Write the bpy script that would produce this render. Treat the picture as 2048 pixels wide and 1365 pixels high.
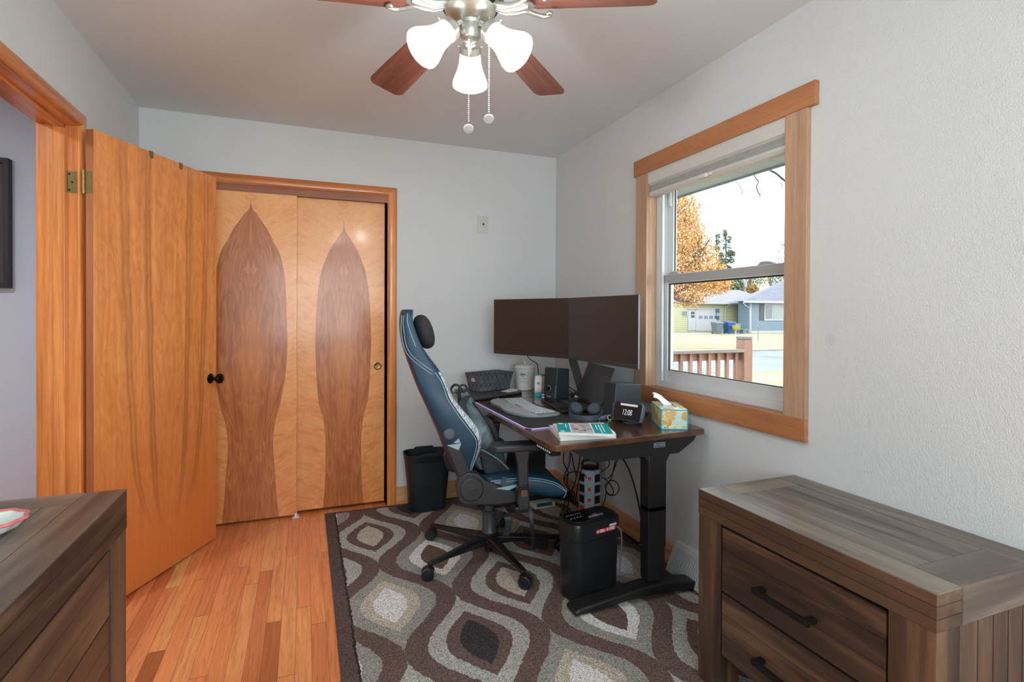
import bpy, bmesh, math, random
from mathutils import Vector, Matrix, Euler
for _o in list(bpy.data.objects): bpy.data.objects.remove(_o)
scene = bpy.context.scene
COL = scene.collection
PI = math.pi
R_ = math.radians

# ------------------------------------------------------------------ camera, world, lights, exposure
FPX = 1063.52; PPX, PPY = 1024.0, 682.5-45.86
CAM = Vector((-1.7416, -3.5783, 1.2787))
_yaw, _pit, _rol = -0.3717, -0.0079, 0.0045
_f = Vector((-math.sin(_yaw)*math.cos(_pit), math.cos(_yaw)*math.cos(_pit), math.sin(_pit)))
_r = Vector((math.cos(_yaw), math.sin(_yaw), 0)); _u = _r.cross(_f)
CR = _r*math.cos(_rol)+_u*math.sin(_rol); CU = -_r*math.sin(_rol)+_u*math.cos(_rol); CF = _f
cd = bpy.data.cameras.new('camera'); cam = bpy.data.objects.new('camera', cd); COL.objects.link(cam)
cd.sensor_width = 36; cd.lens = FPX/2048*36; cd.shift_y = -45.86/2048; cd.clip_start = .02; cd.clip_end = 400
mw = Matrix((CR, CU, -CF)).transposed().to_4x4(); mw.translation = CAM
cam.matrix_world = mw
scene.camera = cam

def at(px, py, ax, val):
    """pixel of the 2048x1365 frame -> point on the plane axis=val"""
    v = CF*FPX + CR*(px-PPX) - CU*(py-PPY)
    t = (val-CAM[ax])/v[ax]
    return CAM+v*t

world = bpy.data.worlds.new('sky'); scene.world = world; world.use_nodes = True
wn = world.node_tree; wn.nodes.clear()
w_out = wn.nodes.new('ShaderNodeOutputWorld'); w_bg = wn.nodes.new('ShaderNodeBackground')
w_tc = wn.nodes.new('ShaderNodeTexCoord'); w_nz = wn.nodes.new('ShaderNodeTexNoise'); w_rp = wn.nodes.new('ShaderNodeValToRGB')
w_nz.inputs['Scale'].default_value = 1.6; w_nz.inputs['Detail'].default_value = 3
w_rp.color_ramp.elements[0].color = (.84, .93, 1.0, 1); w_rp.color_ramp.elements[1].color = (.90, .96, 1, 1)
wn.links.new(w_tc.outputs['Generated'], w_nz.inputs['Vector']); wn.links.new(w_nz.outputs['Fac'], w_rp.inputs['Fac'])
wn.links.new(w_rp.outputs['Color'], w_bg.inputs['Color']); w_bg.inputs['Strength'].default_value = 6.2
wn.links.new(w_bg.outputs['Background'], w_out.inputs['Surface'])

sv = scene.view_settings
sv.view_transform = 'Standard'; sv.look = 'None'; sv.exposure = 0.08; sv.gamma = 1.0; sv.use_curve_mapping = False
scene.cycles.max_bounces = 12; scene.cycles.diffuse_bounces = 8

FILL_F = 36.0         # added fill light at the made-up window behind the photographer
FILL_S = 20.0         # and at the made-up window beside the photographer
LAMP_W = 5.5        # each of the three fan bulbs
HALL_W = 24.0        # ceiling lamp added, out of view, in the hall beyond the open door
ROOM_W, ROOM_F, HGT = 2.617, -4.80, 2.44   # room: x -W..0, y ROOM_F..0

# ------------------------------------------------------------------ node helpers
class NT:
    def __init__(s, name):
        s.m = bpy.data.materials.new(name); s.m.use_nodes = True
        s.nt = s.m.node_tree; s.b = s.nt.nodes['Principled BSDF']
    def n(s, t): return s.nt.nodes.new(t)
    def l(s, a, b): s.nt.links.new(a, b)
    def tc(s, k='Object'): return s.n('ShaderNodeTexCoord').outputs[k]
    def pos(s): return s.n('ShaderNodeNewGeometry').outputs['Position']
    def mapv(s, v, scale=(1, 1, 1), loc=(0, 0, 0), rnd=0.0):
        m = s.n('ShaderNodeMapping'); s.l(v, m.inputs['Vector'])
        m.inputs['Scale'].default_value = scale; m.inputs['Location'].default_value = loc
        if rnd:
            oi = s.n('ShaderNodeObjectInfo'); mu = s.n('ShaderNodeVectorMath'); mu.operation = 'SCALE'
            mu.inputs[0].default_value = (rnd, rnd*.7, rnd*1.3); s.l(oi.outputs['Random'], mu.inputs['Scale'])
            s.l(mu.outputs[0], m.inputs['Location'])
        return m.outputs[0]
    def noise(s, v, scale=5, detail=4, dist=0, rough=.5, out='Fac'):
        n = s.n('ShaderNodeTexNoise'); s.l(v, n.inputs['Vector'])
        n.inputs['Scale'].default_value = scale; n.inputs['Detail'].default_value = detail
        n.inputs['Distortion'].default_value = dist; n.inputs['Roughness'].default_value = rough
        return n.outputs[out]
    def ramp(s, fac, stops, interp='LINEAR'):
        r = s.n('ShaderNodeValToRGB'); s.l(fac.k if isinstance(fac, E) else fac, r.inputs['Fac']); cr = r.color_ramp; cr.interpolation = interp
        while len(cr.elements) < len(stops): cr.elements.new(.5)
        for e, (p, c) in zip(cr.elements, stops):
            e.position = p; e.color = (c[0], c[1], c[2], 1) if not isinstance(c, (int, float)) else (c, c, c, 1)
        return r.outputs['Color']
    def mix(s, fac, a, b, mode='MIX'):
        m = s.n('ShaderNodeMix'); m.data_type = 'RGBA'; m.blend_type = mode
        for k, x in ((0, fac), (6, a), (7, b)):
            if isinstance(x, E): x = x.k
            if hasattr(x, 'is_linked'): s.l(x, m.inputs[k])
            elif k == 0: m.inputs[0].default_value = x
            else: m.inputs[k].default_value = (x[0], x[1], x[2], 1)
        return m.outputs[2]
    def math(s, op, a, b=None, c=None):
        m = s.n('ShaderNodeMath'); m.operation = op
        for k, x in enumerate((a, b, c)):
            if x is None: continue
            if isinstance(x, E): x = x.k
            if hasattr(x, 'is_linked'): s.l(x, m.inputs[k])
            else: m.inputs[k].default_value = x
        return E(s, m.outputs[0])
    def sep(s, v):
        x = s.n('ShaderNodeSeparateXYZ'); s.l(v, x.inputs[0]); return [E(s, o) for o in x.outputs]
    def comb(s, x, y, z):
        c = s.n('ShaderNodeCombineXYZ')
        for k, a in enumerate((x, y, z)):
            if isinstance(a, E): s.l(a.k, c.inputs[k])
            else: c.inputs[k].default_value = a
        return c.outputs[0]
    def white(s, v, dims='3D'):
        n = s.n('ShaderNodeTexWhiteNoise'); n.noise_dimensions = dims
        s.l(v, n.inputs['Vector']); return n.outputs['Value']
    def curve(s, fac, pts):
        n = s.n('ShaderNodeFloatCurve'); s.l(fac.k if isinstance(fac, E) else fac, n.inputs['Value'])
        c = n.mapping.curves[0]
        c.points[0].location = pts[0]; c.points[1].location = pts[-1]
        for p in pts[1:-1]: c.points.new(*p)
        n.mapping.update(); return E(s, n.outputs[0])
    def bump(s, h, strength=.2, dist=.01):
        b = s.n('ShaderNodeBump'); b.inputs['Strength'].default_value = strength; b.inputs['Distance'].default_value = dist
        s.l(h.k if isinstance(h, E) else h, b.inputs['Height']); s.l(b.outputs[0], s.b.inputs['Normal'])
    def done(s, col=None, rough=.5, metal=0, spec=None, coat=0):
        if col is not None:
            if hasattr(col, 'is_linked'): s.l(col, s.b.inputs['Base Color'])
            else: s.b.inputs['Base Color'].default_value = (*col, 1)
        if isinstance(rough, E): rough = rough.k
        if hasattr(rough, 'is_linked'): s.l(rough, s.b.inputs['Roughness'])
        else: s.b.inputs['Roughness'].default_value = rough
        s.b.inputs['Metallic'].default_value = metal
        if spec is not None: s.b.inputs['Specular IOR Level'].default_value = spec
        s.b.inputs['Coat Weight'].default_value = coat; s.b.inputs['Coat Roughness'].default_value = .12
        return s.m
class E:
    def __init__(s, nt, k): s.nt = nt; s.k = k
    def __add__(s, o): return s.nt.math('ADD', s, o)
    def __sub__(s, o): return s.nt.math('SUBTRACT', s, o)
    def __mul__(s, o): return s.nt.math('MULTIPLY', s, o)
    def __truediv__(s, o): return s.nt.math('DIVIDE', s, o)
    def lt(s, o): return s.nt.math('LESS_THAN', s, o)
    def gt(s, o): return s.nt.math('GREATER_THAN', s, o)
    def abs(s): return s.nt.math('ABSOLUTE', s)
    def floor(s): return s.nt.math('FLOOR', s)
    def cos(s): return s.nt.math('COSINE', s)
    def mod(s, o): return s.nt.math('FLOORED_MODULO', s, o)
    def min(s, o): return s.nt.math('MINIMUM', s, o)
    def max(s, o): return s.nt.math('MAXIMUM', s, o)

def C(r, g, b):   # sRGB 0-255 -> linear
    f = lambda c: c/12.92 if c <= .04045 else ((c+.055)/1.055)**2.4
    return tuple(f(x/255) for x in (r, g, b))

def CW(r, g, b, k=1.52): return tuple(min(.93, x*k) for x in C(r, g, b))
def D(r, g, b): return tuple(x*.33 for x in C(r, g, b))

def plain(name, col, rough=.5, metal=0, var=.06, scale=40, bump=0, bdist=.002, spec=None, coat=0, emit=None, estr=1):
    """small procedural variation over one colour"""
    t = NT(name); v = t.tc()
    nz = t.noise(v, scale, 3)
    a = tuple(max(0, c*(1-var)) for c in col); b = tuple(min(1, c*(1+var)) for c in col)
    c = t.ramp(nz, [(.3, a), (.7, b)])
    if bump: t.bump(t.noise(v, scale*3, 3), bump, bdist)
    if emit:
        t.b.inputs['Emission Color'].default_value = (*emit, 1); t.b.inputs['Emission Strength'].default_value = estr
    return t.done(c, rough, metal, spec, coat)

def wood(name, dark, mid, light, axis=2, freq=22, stretch=.05, rough=.4, coat=0, knots=0, bump=.12, rnd=9, space='Object', contrast=1.0, pore=True):
    t = NT(name); v = t.tc() if space == 'Object' else t.pos()
    sc = [1, 1, 1]; sc[axis] = stretch
    p = t.mapv(v, tuple(sc), rnd=rnd)
    g = t.noise(p, freq, 5, 1.1, .55)
    big = t.noise(p, freq*.22, 2, .6)
    c1 = t.ramp(g, [(.5-.22/contrast, dark), (.5, mid), (.5+.22/contrast, light)])
    c2 = t.mix(.45, c1, t.ramp(big, [(.35, dark), (.65, light)]), 'MIX')
    streak = t.noise(t.mapv(v, tuple(3.2 if k != axis else stretch*1.6 for k in range(3)), rnd=rnd), freq, 4, .8, .6)
    c2 = t.mix(.5, c2, t.ramp(streak, [(.34, (.58, .54, .52)), (.5, (.98, .98, .98)), (.68, (1.16, 1.15, 1.14))]), 'MULTIPLY')
    if pore:
        sp = [60, 60, 60]; sp[axis] = 2.2
        fine = t.noise(t.mapv(v, tuple(sp), rnd=rnd), 6, 3, 0, .6)
        c2 = t.mix(.35, c2, t.ramp(fine, [(.3, (.45, .42, .4)), (.55, (1, 1, 1))]), 'MULTIPLY')
        if bump: t.bump(fine, bump, .001)
    return t.done(c2, rough, coat=coat)

# ------------------------------------------------------------------ object helpers
OFF = {}
def tag(o, label=None, cat=None, group=None, kind=None):
    if label: o['label'] = label
    if cat: o['category'] = cat
    if group: o['group'] = group
    if kind: o['kind'] = kind
    return o
def thing(name, label, cat, loc=(0, 0, 0), rotz=0, group=None, world=True):
    """Empty at the thing's base; world=True: its parts are authored in world coordinates, else in its local frame"""
    o = bpy.data.objects.new(name, None); COL.objects.link(o); o.empty_display_size = .05
    o.location = loc; o.rotation_euler = (0, 0, rotz)
    OFF[o] = Vector(loc) if world else Vector((0, 0, 0))
    return tag(o, label, cat, group)

class MB:
    def __init__(s): s.bm = bmesh.new(); s.mats = []; s.cur = 0; s.M = None
    def mat(s, m):
        if m not in s.mats: s.mats.append(m)
        s.cur = s.mats.index(m); return s
    def face(s, vs):
        try:
            f = s.bm.faces.new(vs); f.material_index = s.cur; return f
        except ValueError: return None
    def v(s, p):
        p = Vector(p)
        if s.M is not None: p = s.M @ p
        return s.bm.verts.new(p)
    def box(s, x0, x1, y0, y1, z0, z1, bev=0):
        if bev > 0:
            return s.rbox(x0, x1, y0, y1, z0, z1, bev)
        P = [s.v((x, y, z)) for z in (z0, z1) for y in (y0, y1) for x in (x0, x1)]
        for q in ((0, 2, 3, 1), (4, 5, 7, 6), (0, 1, 5, 4), (2, 6, 7, 3), (0, 4, 6, 2), (1, 3, 7, 5)): s.face([P[i] for i in q])
        return s
    def rbox(s, x0, x1, y0, y1, z0, z1, b):
        tmp = bmesh.new(); bmesh.ops.create_cube(tmp, size=1)
        for w in tmp.verts: w.co = Vector(((x0+x1)/2+w.co.x*(x1-x0), (y0+y1)/2+w.co.y*(y1-y0), (z0+z1)/2+w.co.z*(z1-z0)))
        bmesh.ops.bevel(tmp, geom=list(tmp.edges), offset=b, segments=2, profile=.6, affect='EDGES')
        return s.join(tmp)
    def join(s, tmp):
        mp = {w: s.v(w.co) for w in tmp.verts}
        for f in tmp.faces: s.face([mp[w] for w in f.verts])
        tmp.free(); return s
    def prism(s, poly, plane, lo, hi):
        def P(a, b, c):
            return {'xz': (a, c, b), 'xy': (a, b, c), 'yz': (c, a, b)}[plane]
        A = [s.v(P(a, b, lo)) for a, b in poly]; B = [s.v(P(a, b, hi)) for a, b in poly]
        n = len(poly); s.face(A); s.face(B[::-1])
        for i in range(n): s.face([A[i], B[i], B[(i+1) % n], A[(i+1) % n]])
        return s
    def loft(s, rings, cap=True, closed=True, mats=None):
        V = [[s.v(p) for p in r] for r in rings]; n = len(V[0])
        for a, b in zip(V, V[1:]):
            for i in range(n if closed else n-1):
                if mats: s.mat(mats[i % len(mats)])
                s.face([a[i], a[(i+1) % n], b[(i+1) % n], b[i]])
        if cap: s.face(V[0][::-1]); s.face(V[-1])
        return s
    def lathe(s, prof, c=(0, 0, 0), axis=(0, 0, 1), seg=24, cap=False):
        q = Vector((0, 0, 1)).rotation_difference(Vector(axis).normalized()); c = Vector(c)
        rings = []
        for r, z in prof:
            rings.append([c+q @ Vector((max(r, 1e-5)*math.cos(2*PI*k/seg), max(r, 1e-5)*math.sin(2*PI*k/seg), z)) for k in range(seg)])
        return s.loft(rings, cap=cap)
    def cyl(s, p0, p1, r, r1=None, seg=16):
        p0 = Vector(p0); p1 = Vector(p1); L = (p1-p0).length
        return s.lathe([(r, 0), (r if r1 is None else r1, L)], p0, p1-p0, seg, True)
    def sphere(s, c, r, seg=16, rings=10):
        if not hasattr(r, '__len__'): r = (r, r, r)
        rr = []
        for i in range(rings+1):
            a = PI*i/rings-PI/2; k = max(math.cos(a), 1e-4)
            rr.append([(c[0]+r[0]*k*math.cos(2*PI*j/seg), c[1]+r[1]*k*math.sin(2*PI*j/seg), c[2]+r[2]*math.sin(a)) for j in range(seg)])
        return s.loft(rr, cap=True)
    def tube(s, pts, r, seg=8, closed=False, smooth=0):
        pts = [Vector(p) for p in pts]
        if smooth: pts = catmull(pts, smooth, closed)
        n = len(pts); rr = r if hasattr(r, '__len__') else None
        rings = []; up = None
        for i, p in enumerate(pts):
            a = pts[(i-1) % n] if (closed or i > 0) else p; b = pts[(i+1) % n] if (closed or i < n-1) else p
            t = (b-a).normalized() if (b-a).length > 1e-9 else Vector((0, 0, 1))
            if up is None: up = t.orthogonal().normalized()
            up = (up-t*up.dot(t)); up = up.normalized() if up.length > 1e-6 else t.orthogonal().normalized()
            w = t.cross(up)
            R = (rr[min(int(i*len(rr)/n), len(rr)-1)] if rr else r)
            rings.append([p+(up*math.cos(2*PI*k/seg)+w*math.sin(2*PI*k/seg))*R for k in range(seg)])
        if closed: rings.append(rings[0])
        return s.loft(rings, cap=not closed)
    def strip(s, pts, w, th, side=(0, 1, 0)):
        """flat strap through pts: width along side, thickness th"""
        pts = [Vector(p) for p in pts]; sd = Vector(side).normalized(); rings = []
        for i, p in enumerate(pts):
            a = pts[max(i-1, 0)]; b = pts[min(i+1, len(pts)-1)]; t = (b-a).normalized(); nn = t.cross(sd).normalized()
            rings.append([p+sd*w/2+nn*th/2, p-sd*w/2+nn*th/2, p-sd*w/2-nn*th/2, p+sd*w/2-nn*th/2])
        return s.loft(rings)
    def build(s, name, m=None, parent=None, sharp=32, sub=0, bevel=0, bseg=2, kind=None, smooth=True, recalc=True, merge=0):
        bm = s.bm
        if merge: bmesh.ops.remove_doubles(bm, verts=bm.verts, dist=merge)
        if recalc: bmesh.ops.recalc_face_normals(bm, faces=bm.faces)
        if smooth:
            for f in bm.faces: f.smooth = True
            ca = R_(sharp)
            for e in bm.edges:
                if len(e.link_faces) == 2:
                    e.smooth = e.calc_face_angle(0) < ca
        xs = [w.co for w in bm.verts]
        lo = Vector((min(p.x for p in xs), min(p.y for p in xs), min(p.z for p in xs))); hi = Vector((max(p.x for p in xs), max(p.y for p in xs), max(p.z for p in xs)))
        c = Vector(((lo.x+hi.x)/2, (lo.y+hi.y)/2, lo.z))
        bmesh.ops.translate(bm, verts=bm.verts, vec=-c)
        me = bpy.data.meshes.new(name); bm.to_mesh(me); bm.free()
        if m is not None and not s.mats: s.mats = [m]
        for k in s.mats: me.materials.append(k)
        o = bpy.data.objects.new(name, me); COL.objects.link(o); OFF[o] = c
        if parent is not None: o.parent = parent; o.location = c-OFF[parent]
        else: o.location = c
        if bevel:
            b = o.modifiers.new('bevel', 'BEVEL'); b.width = bevel; b.segments = bseg; b.limit_method = 'ANGLE'; b.angle_limit = R_(35); b.harden_normals = False
        if sub:
            d = o.modifiers.new('sub', 'SUBSURF'); d.levels = sub; d.render_levels = sub
        if kind: o['kind'] = kind
        return o

def catmull(P, k, closed=False):
    out = []; n = len(P); rng = range(n) if closed else range(n-1)
    for i in rng:
        a = P[(i-1) % n] if (closed or i > 0) else P[0]; b = P[i]; c = P[(i+1) % n]; d = P[(i+2) % n] if (closed or i < n-2) else P[-1]
        for j in range(k):
            t = j/k; out.append(.5*((2*b)+(-a+c)*t+(2*a-5*b+4*c-d)*t*t+(-a+3*b-3*c+d)*t**3))
    if not closed: out.append(P[-1])
    return out
def interp(x, P):
    """piecewise linear with tuples"""
    if x <= P[0][0]: return P[0][1]
    for (a, va), (b, vb) in zip(P, P[1:]):
        if x <= b: t = (x-a)/(b-a); return va+(vb-va)*t
    return P[-1][1]
def rr2(w, h, r, n=4):
    """rounded rectangle outline centred at 0"""
    out = []
    for cx, cy, a0 in ((w/2-r, h/2-r, 0), (-w/2+r, h/2-r, 90), (-w/2+r, -h/2+r, 180), (w/2-r, -h/2+r, 270)):
        for k in range(n+1): a = R_(a0+90*k/n); out.append((cx+r*math.cos(a), cy+r*math.sin(a)))
    return out
def frame3(origin, xdir, zdir=(0, 0, 1)):
    """matrix whose local x is xdir, z near zdir"""
    x = Vector(xdir).normalized(); z = Vector(zdir); y = z.cross(x).normalized(); z = x.cross(y).normalized()
    M = Matrix((x, y, z)).transposed().to_4x4(); M.translation = Vector(origin); return M
def text_part(s, name, m, M, size, parent, ext=.0004, align='CENTER'):
    cu = bpy.data.curves.new(name, 'FONT'); cu.body = s; cu.size = size; cu.extrude = ext; cu.align_x = align; cu.align_y = 'CENTER'
    tmp = bpy.data.objects.new('tmp', cu); COL.objects.link(tmp)
    dg = bpy.context.evaluated_depsgraph_get(); me = bpy.data.meshes.new_from_object(tmp.evaluated_get(dg))
    bpy.data.objects.remove(tmp); bpy.data.curves.remove(cu)
    mb = MB(); mb.M = M; mb.mat(m)
    mp = [mb.v(w.co) for w in me.vertices]
    for p in me.polygons: mb.face([mp[i] for i in p.vertices])
    bpy.data.meshes.remove(me)
    return mb.build(name, m, parent, smooth=False)

# ------------------------------------------------------------------ materials of the shell
def wall_mat(name, col, bump=.25):
    t = NT(name); p = t.pos()
    c = t.ramp(t.noise(p, 2.2, 2), [(.3, tuple(x*.97 for x in col)), (.7, col)])
    h = t.noise(p, 240, 3, .3); h2 = t.noise(p, 70, 2)
    t.bump(E(t, h)+E(t, h2)*.7, bump, .0022)
    if name == 'wall_paint':
        sm = at(1661, 680, 0, 0); q = t.n('ShaderNodeVectorMath'); q.operation = 'DISTANCE'; t.l(p, q.inputs[0]); q.inputs[1].default_value = tuple(sm)
        c = t.mix(t.ramp(q.outputs['Value'], [(.008, .16), (.026, 0)]), c, C(120, 120, 122))
    return t.done(c, .62, spec=.3)
M_wall = wall_mat('wall_paint', C(216, 219, 220), 1.0)
M_ceil = wall_mat('ceiling_paint', C(222, 227, 228), .12)
M_hall = wall_mat('hall_paint', C(214, 216, 222), .2)

def floor_mat():
    t = NT('strip_floor'); x, y, z = t.sep(t.pos())
    bx = x/.0572; col = bx.floor()
    h1 = E(t, t.white(t.comb(col, 3.1, .5)))
    ln = h1*.5+.75
    by = (y+h1*7.3)/ln; row = by.floor()
    rnd = E(t, t.white(t.comb(col, row, 1.7))); rnd2 = E(t, t.white(t.comb(row, col, 9.2)))
    fx = bx-col; fy = (by-row)*ln
    gap = fx.lt(.018).max(fy.lt(.002))
    v = t.comb(x*1.0+rnd*13.0, y*.055+rnd2*4.0, rnd)
    g = t.noise(v, 60, 5, 1.4, .55)
    base = t.ramp(rnd.k, [(.0, CW(140, 78, 46)), (.05, CW(182, 106, 64)), (.3, CW(200, 122, 76)), (.6, CW(205, 128, 80)), (.9, CW(212, 138, 86)), (1, CW(224, 166, 108))])
    gr = t.ramp(g, [(.3, (.62, .55, .5)), (.5, (.95, .95, .95)), (.7, (1.1, 1.12, 1.15))])
    c = t.mix(.75, base, gr, 'MULTIPLY')
    fine = t.noise(t.comb(x*90, y*4, rnd), 5, 3)
    c = t.mix(.3, c, t.ramp(fine, [(.35, (.6, .55, .5)), (.6, (1, 1, 1))]), 'MULTIPLY')
    c = t.mix(gap.k, c, CW(70, 36, 20))
    t.bump(gap*-1.0+E(t, fine)*.1, .25, .001)
    return t.done(c, t.ramp(g, [(.3, .30), (.7, .42)]), coat=.12)
M_floor = floor_mat()

OR_D, OR_M, OR_L = CW(140, 72, 30, 1.5), CW(188, 110, 54, 1.5), CW(210, 140, 78, 1.5)
M_trimV = wood('orange_trim_upright', OR_D, OR_M, OR_L, 2, 16, .05, .28, .3, rnd=11)
M_trimX = wood('orange_trim_level', OR_D, OR_M, OR_L, 0, 16, .05, .28, .3, rnd=11)
M_trimY = wood('orange_trim_side', OR_D, OR_M, OR_L, 1, 16, .05, .28, .3, rnd=11)
MP = (CW(146, 112, 86, 1.25), CW(172, 138, 110, 1.25), CW(190, 158, 130, 1.25))
M_mapV = wood('maple_casing_upright', *MP, 2, 7, .12, .42, .05, rnd=11, contrast=.8)
MH = (CW(142, 88, 52, 1.35), CW(168, 112, 72, 1.35), CW(186, 134, 92, 1.35))
M_mapY = wood('maple_casing_level', *MH, 1, 7, .12, .42, .05, rnd=11, contrast=.8)
M_baseY = wood('oak_baseboard_side', CW(150, 104, 66, 1.5), CW(182, 134, 92, 1.5), CW(200, 156, 112, 1.5), 1, 14, .06, .45, rnd=7)
M_baseX = wood('oak_baseboard_back', CW(150, 104, 66, 1.5), CW(182, 134, 92, 1.5), CW(200, 156, 112, 1.5), 0, 14, .06, .45, rnd=7)

# ------------------------------------------------------------------ room shell
T = .15
def sbox(name, boxes, m, kind='structure'):
    b = MB(); b.mat(m)
    for q in boxes: b.box(*q)
    return tag(b.build(name, m, smooth=False), kind=kind)
W = ROOM_W
WY0, WY1, WZ0, WZ1 = -2.0456, -1.1571, .8917, 2.0461     # window hole (inner edge of the casing)
sbox('floor', [(-4.3, .0, ROOM_F, .75, -.12, 0)], M_floor)
sbox('ceiling', [(-W-.13, .15, ROOM_F-.15, .15, HGT, HGT+.12)], M_ceil)
e = .012; G0, G1 = -4.45, -3.30   # third window, unseen, added in the right wall for fill light
sbox('wall_right', [(0, T, G1, WY0-e, 0, HGT), (0, T, ROOM_F, G0, 0, HGT), (0, T, G0, G1, 0, .8917), (0, T, G0, G1, 2.0461, HGT), (0, T, WY1+e, 0, 0, HGT), (0, T, WY0-e, WY1+e, 0, WZ0-e), (0, T, WY0-e, WY1+e, WZ1+e, HGT)], M_wall)
CX0, CX1, CZ = -2.40, -1.232, 2.052                        # closet hole
sbox('wall_back', [(CX1, 0, 0, .1, 0, HGT), (-W, CX0, 0, .1, 0, HGT), (CX0, CX1, 0, .1, CZ, HGT)], M_wall)
DY0, DY1, DZ = -1.682, -.872, 2.045                      # doorway in the left wall
sbox('wall_left', [(-W-.13, -W, DY1+.012, .1, 0, HGT), (-W-.13, -W, ROOM_F, DY0-.012, 0, HGT), (-W-.13, -W, DY0-.012, DY1+.012, DZ+.012, HGT)], M_wall)
# wall behind the photographer, with a second window added for fill light
F0, F1, FZ0, FZ1 = -2.30, -.60, .85, 2.08
sbox('wall_front', [(-W, F0, ROOM_F-T, ROOM_F, 0, HGT), (F1, 0, ROOM_F-T, ROOM_F, 0, HGT), (F0, F1, ROOM_F-T, ROOM_F, 0, FZ0), (F0, F1, ROOM_F-T, ROOM_F, FZ1, HGT)], M_wall)
# closet interior and hall beyond the doorway
sbox('wall_closet', [(CX0-.1, CX1+.1, .70, .75, 0, HGT), (CX0-.15, CX0-.1, .1, .75, 0, HGT), (CX1+.1, CX1+.15, .1, .75, 0, HGT), (CX0-.15, CX1+.15, .1, .75, HGT, HGT+.05)], M_wall)
sbox('wall_hall_back', [(-4.3, -W-.13, -.1, 0, 0, HGT)], M_hall)
sbox('wall_hall_left', [(-4.4, -4.3, ROOM_F, 0, 0, HGT)], M_hall)
sbox('wall_hall_front', [(-4.3, -W-.13, ROOM_F-.1, ROOM_F, 0, HGT)], M_hall)
sbox('ceiling_hall', [(-4.3, -W-.13, ROOM_F, 0, HGT, HGT+.1)], M_hall)

# baseboards
def basebd(name, poly_len, ax, m):
    prof = [(0, 0), (.015, 0), (.015, .088), (.011, .098), (.011, .108), (.004, .118), (0, .12)]
    b = MB(); lo, hi = poly_len
    if ax == 'right': b.prism([(-a, z) for a, z in prof], 'xz', lo, hi)
    elif ax == 'left': b.prism([(-W+a, z) for a, z in prof], 'xz', lo, hi)
    elif ax == 'back': b.prism([(-a, z) for a, z in prof], 'yz', lo, hi)
    return tag(b.build(name, m), kind='structure')
basebd('baseboard_right', (ROOM_F, 0), 'right', M_baseY)
basebd('baseboard_back', (-1.172, -.016), 'back', M_baseX)
basebd('baseboard_left', (-.81, -.0), 'left', M_baseY)

# ---- rounded casings
def casing_prof(w=.057, t=.019):   # across width 0..w, height out of the wall
    P = [(0, 0), (0, t*.55)]
    for k in range(7): a = PI*k/6; P.append((w*.5-math.cos(a)*w*.44, t*.62+math.sin(a)*t*.38))
    return P+[(w, t*.5), (w, 0)]
def casing_frame(name, m_up, m_lvl, corners, out, w=.057, t=.019, legs=(True, True)):
    """corners: outer outline [bottom A, top A, top B, bottom B] as 3D, out = normal into the room"""
    A0, A1, B1, B0 = [Vector(c) for c in corners]; n = Vector(out); h = (B1-A1).normalized(); z = Vector((0, 0, 1))
    pr = casing_prof(w, t); root = None
    def pt(c, du, dz, q): return c+h*du*q[0]+z*dz*q[0]+n*q[1]
    b = MB(); b.mat(m_lvl); b.loft([[pt(A1, 1, -1, q) for q in pr], [pt(B1, -1, -1, q) for q in pr]])
    root = b.build(name, m_lvl)
    for k, (c0, c1, s) in enumerate(((A0, A1, 1), (B0, B1, -1))):
        if not legs[k]: continue
        b = MB(); b.mat(m_up); b.loft([[c0+h*s*q[0]+n*q[1] for q in pr], [pt(c1, s, -1, q) for q in pr]])
        b.build('trim_leg', m_up, root)
    return tag(root, kind='structure')
casing_frame('trim_1', M_trimV, M_trimX, [(-2.475, 0, 0), (-2.475, 0, 2.109), (-1.172, 0, 2.109), (-1.172, 0, 0)], (0, -1, 0))
casing_frame('trim_2', M_trimV, M_trimY, [(-W, DY0-.055, 0), (-W, DY0-.055, 2.105), (-W, -.8167, 2.105), (-W, -.8167, 0)], (1, 0, 0))
# closet jamb and header, track fascia
b = MB(); b.mat(M_trimV); b.box(CX1-.0, CX1+.012, -.001, .1, 0, CZ); b.box(CX0-.012, CX0, -.001, .1, 0, CZ); b.box(CX0-.012, CX1+.012, -.001, .1, CZ, CZ+.012)
tag(b.build('trim_3', M_trimV, smooth=False), kind='structure')
b = MB(); b.box(CX0, CX1, .000, .018, 2.008, CZ); b.box(CX0, CX1, .018, .09, 2.03, CZ)
tag(b.build('trim_4', wood('track_fascia', C(120, 66, 46), C(160, 96, 70), C(176, 116, 86), 0, 30, .04, .5), smooth=False), kind='structure')
# door jamb with its stop
b = MB(); b.mat(M_trimV)
for y0, y1, s in ((DY1, DY1+.018, -1), (DY0-.018, DY0, 1)):
    b.box(-W-.139, -W, y0, y1, 0, DZ+.018)
    ys = (y0-.012, y0) if s < 0 else (y1, y1+.012)
    b.box(-W-.078, -W-.040, ys[0], ys[1], 0, DZ)
tag(b.build('trim_5', M_trimV, bevel=.002), kind='structure')
b = MB(); b.mat(M_trimY); b.box(-W-.139, -W, DY0, DY1, DZ, DZ+.018); b.box(-W-.078, -W-.040, DY0, DY1, DZ-.012, DZ)
tag(b.build('trim_6', M_trimY, bevel=.002), kind='structure')

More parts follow.
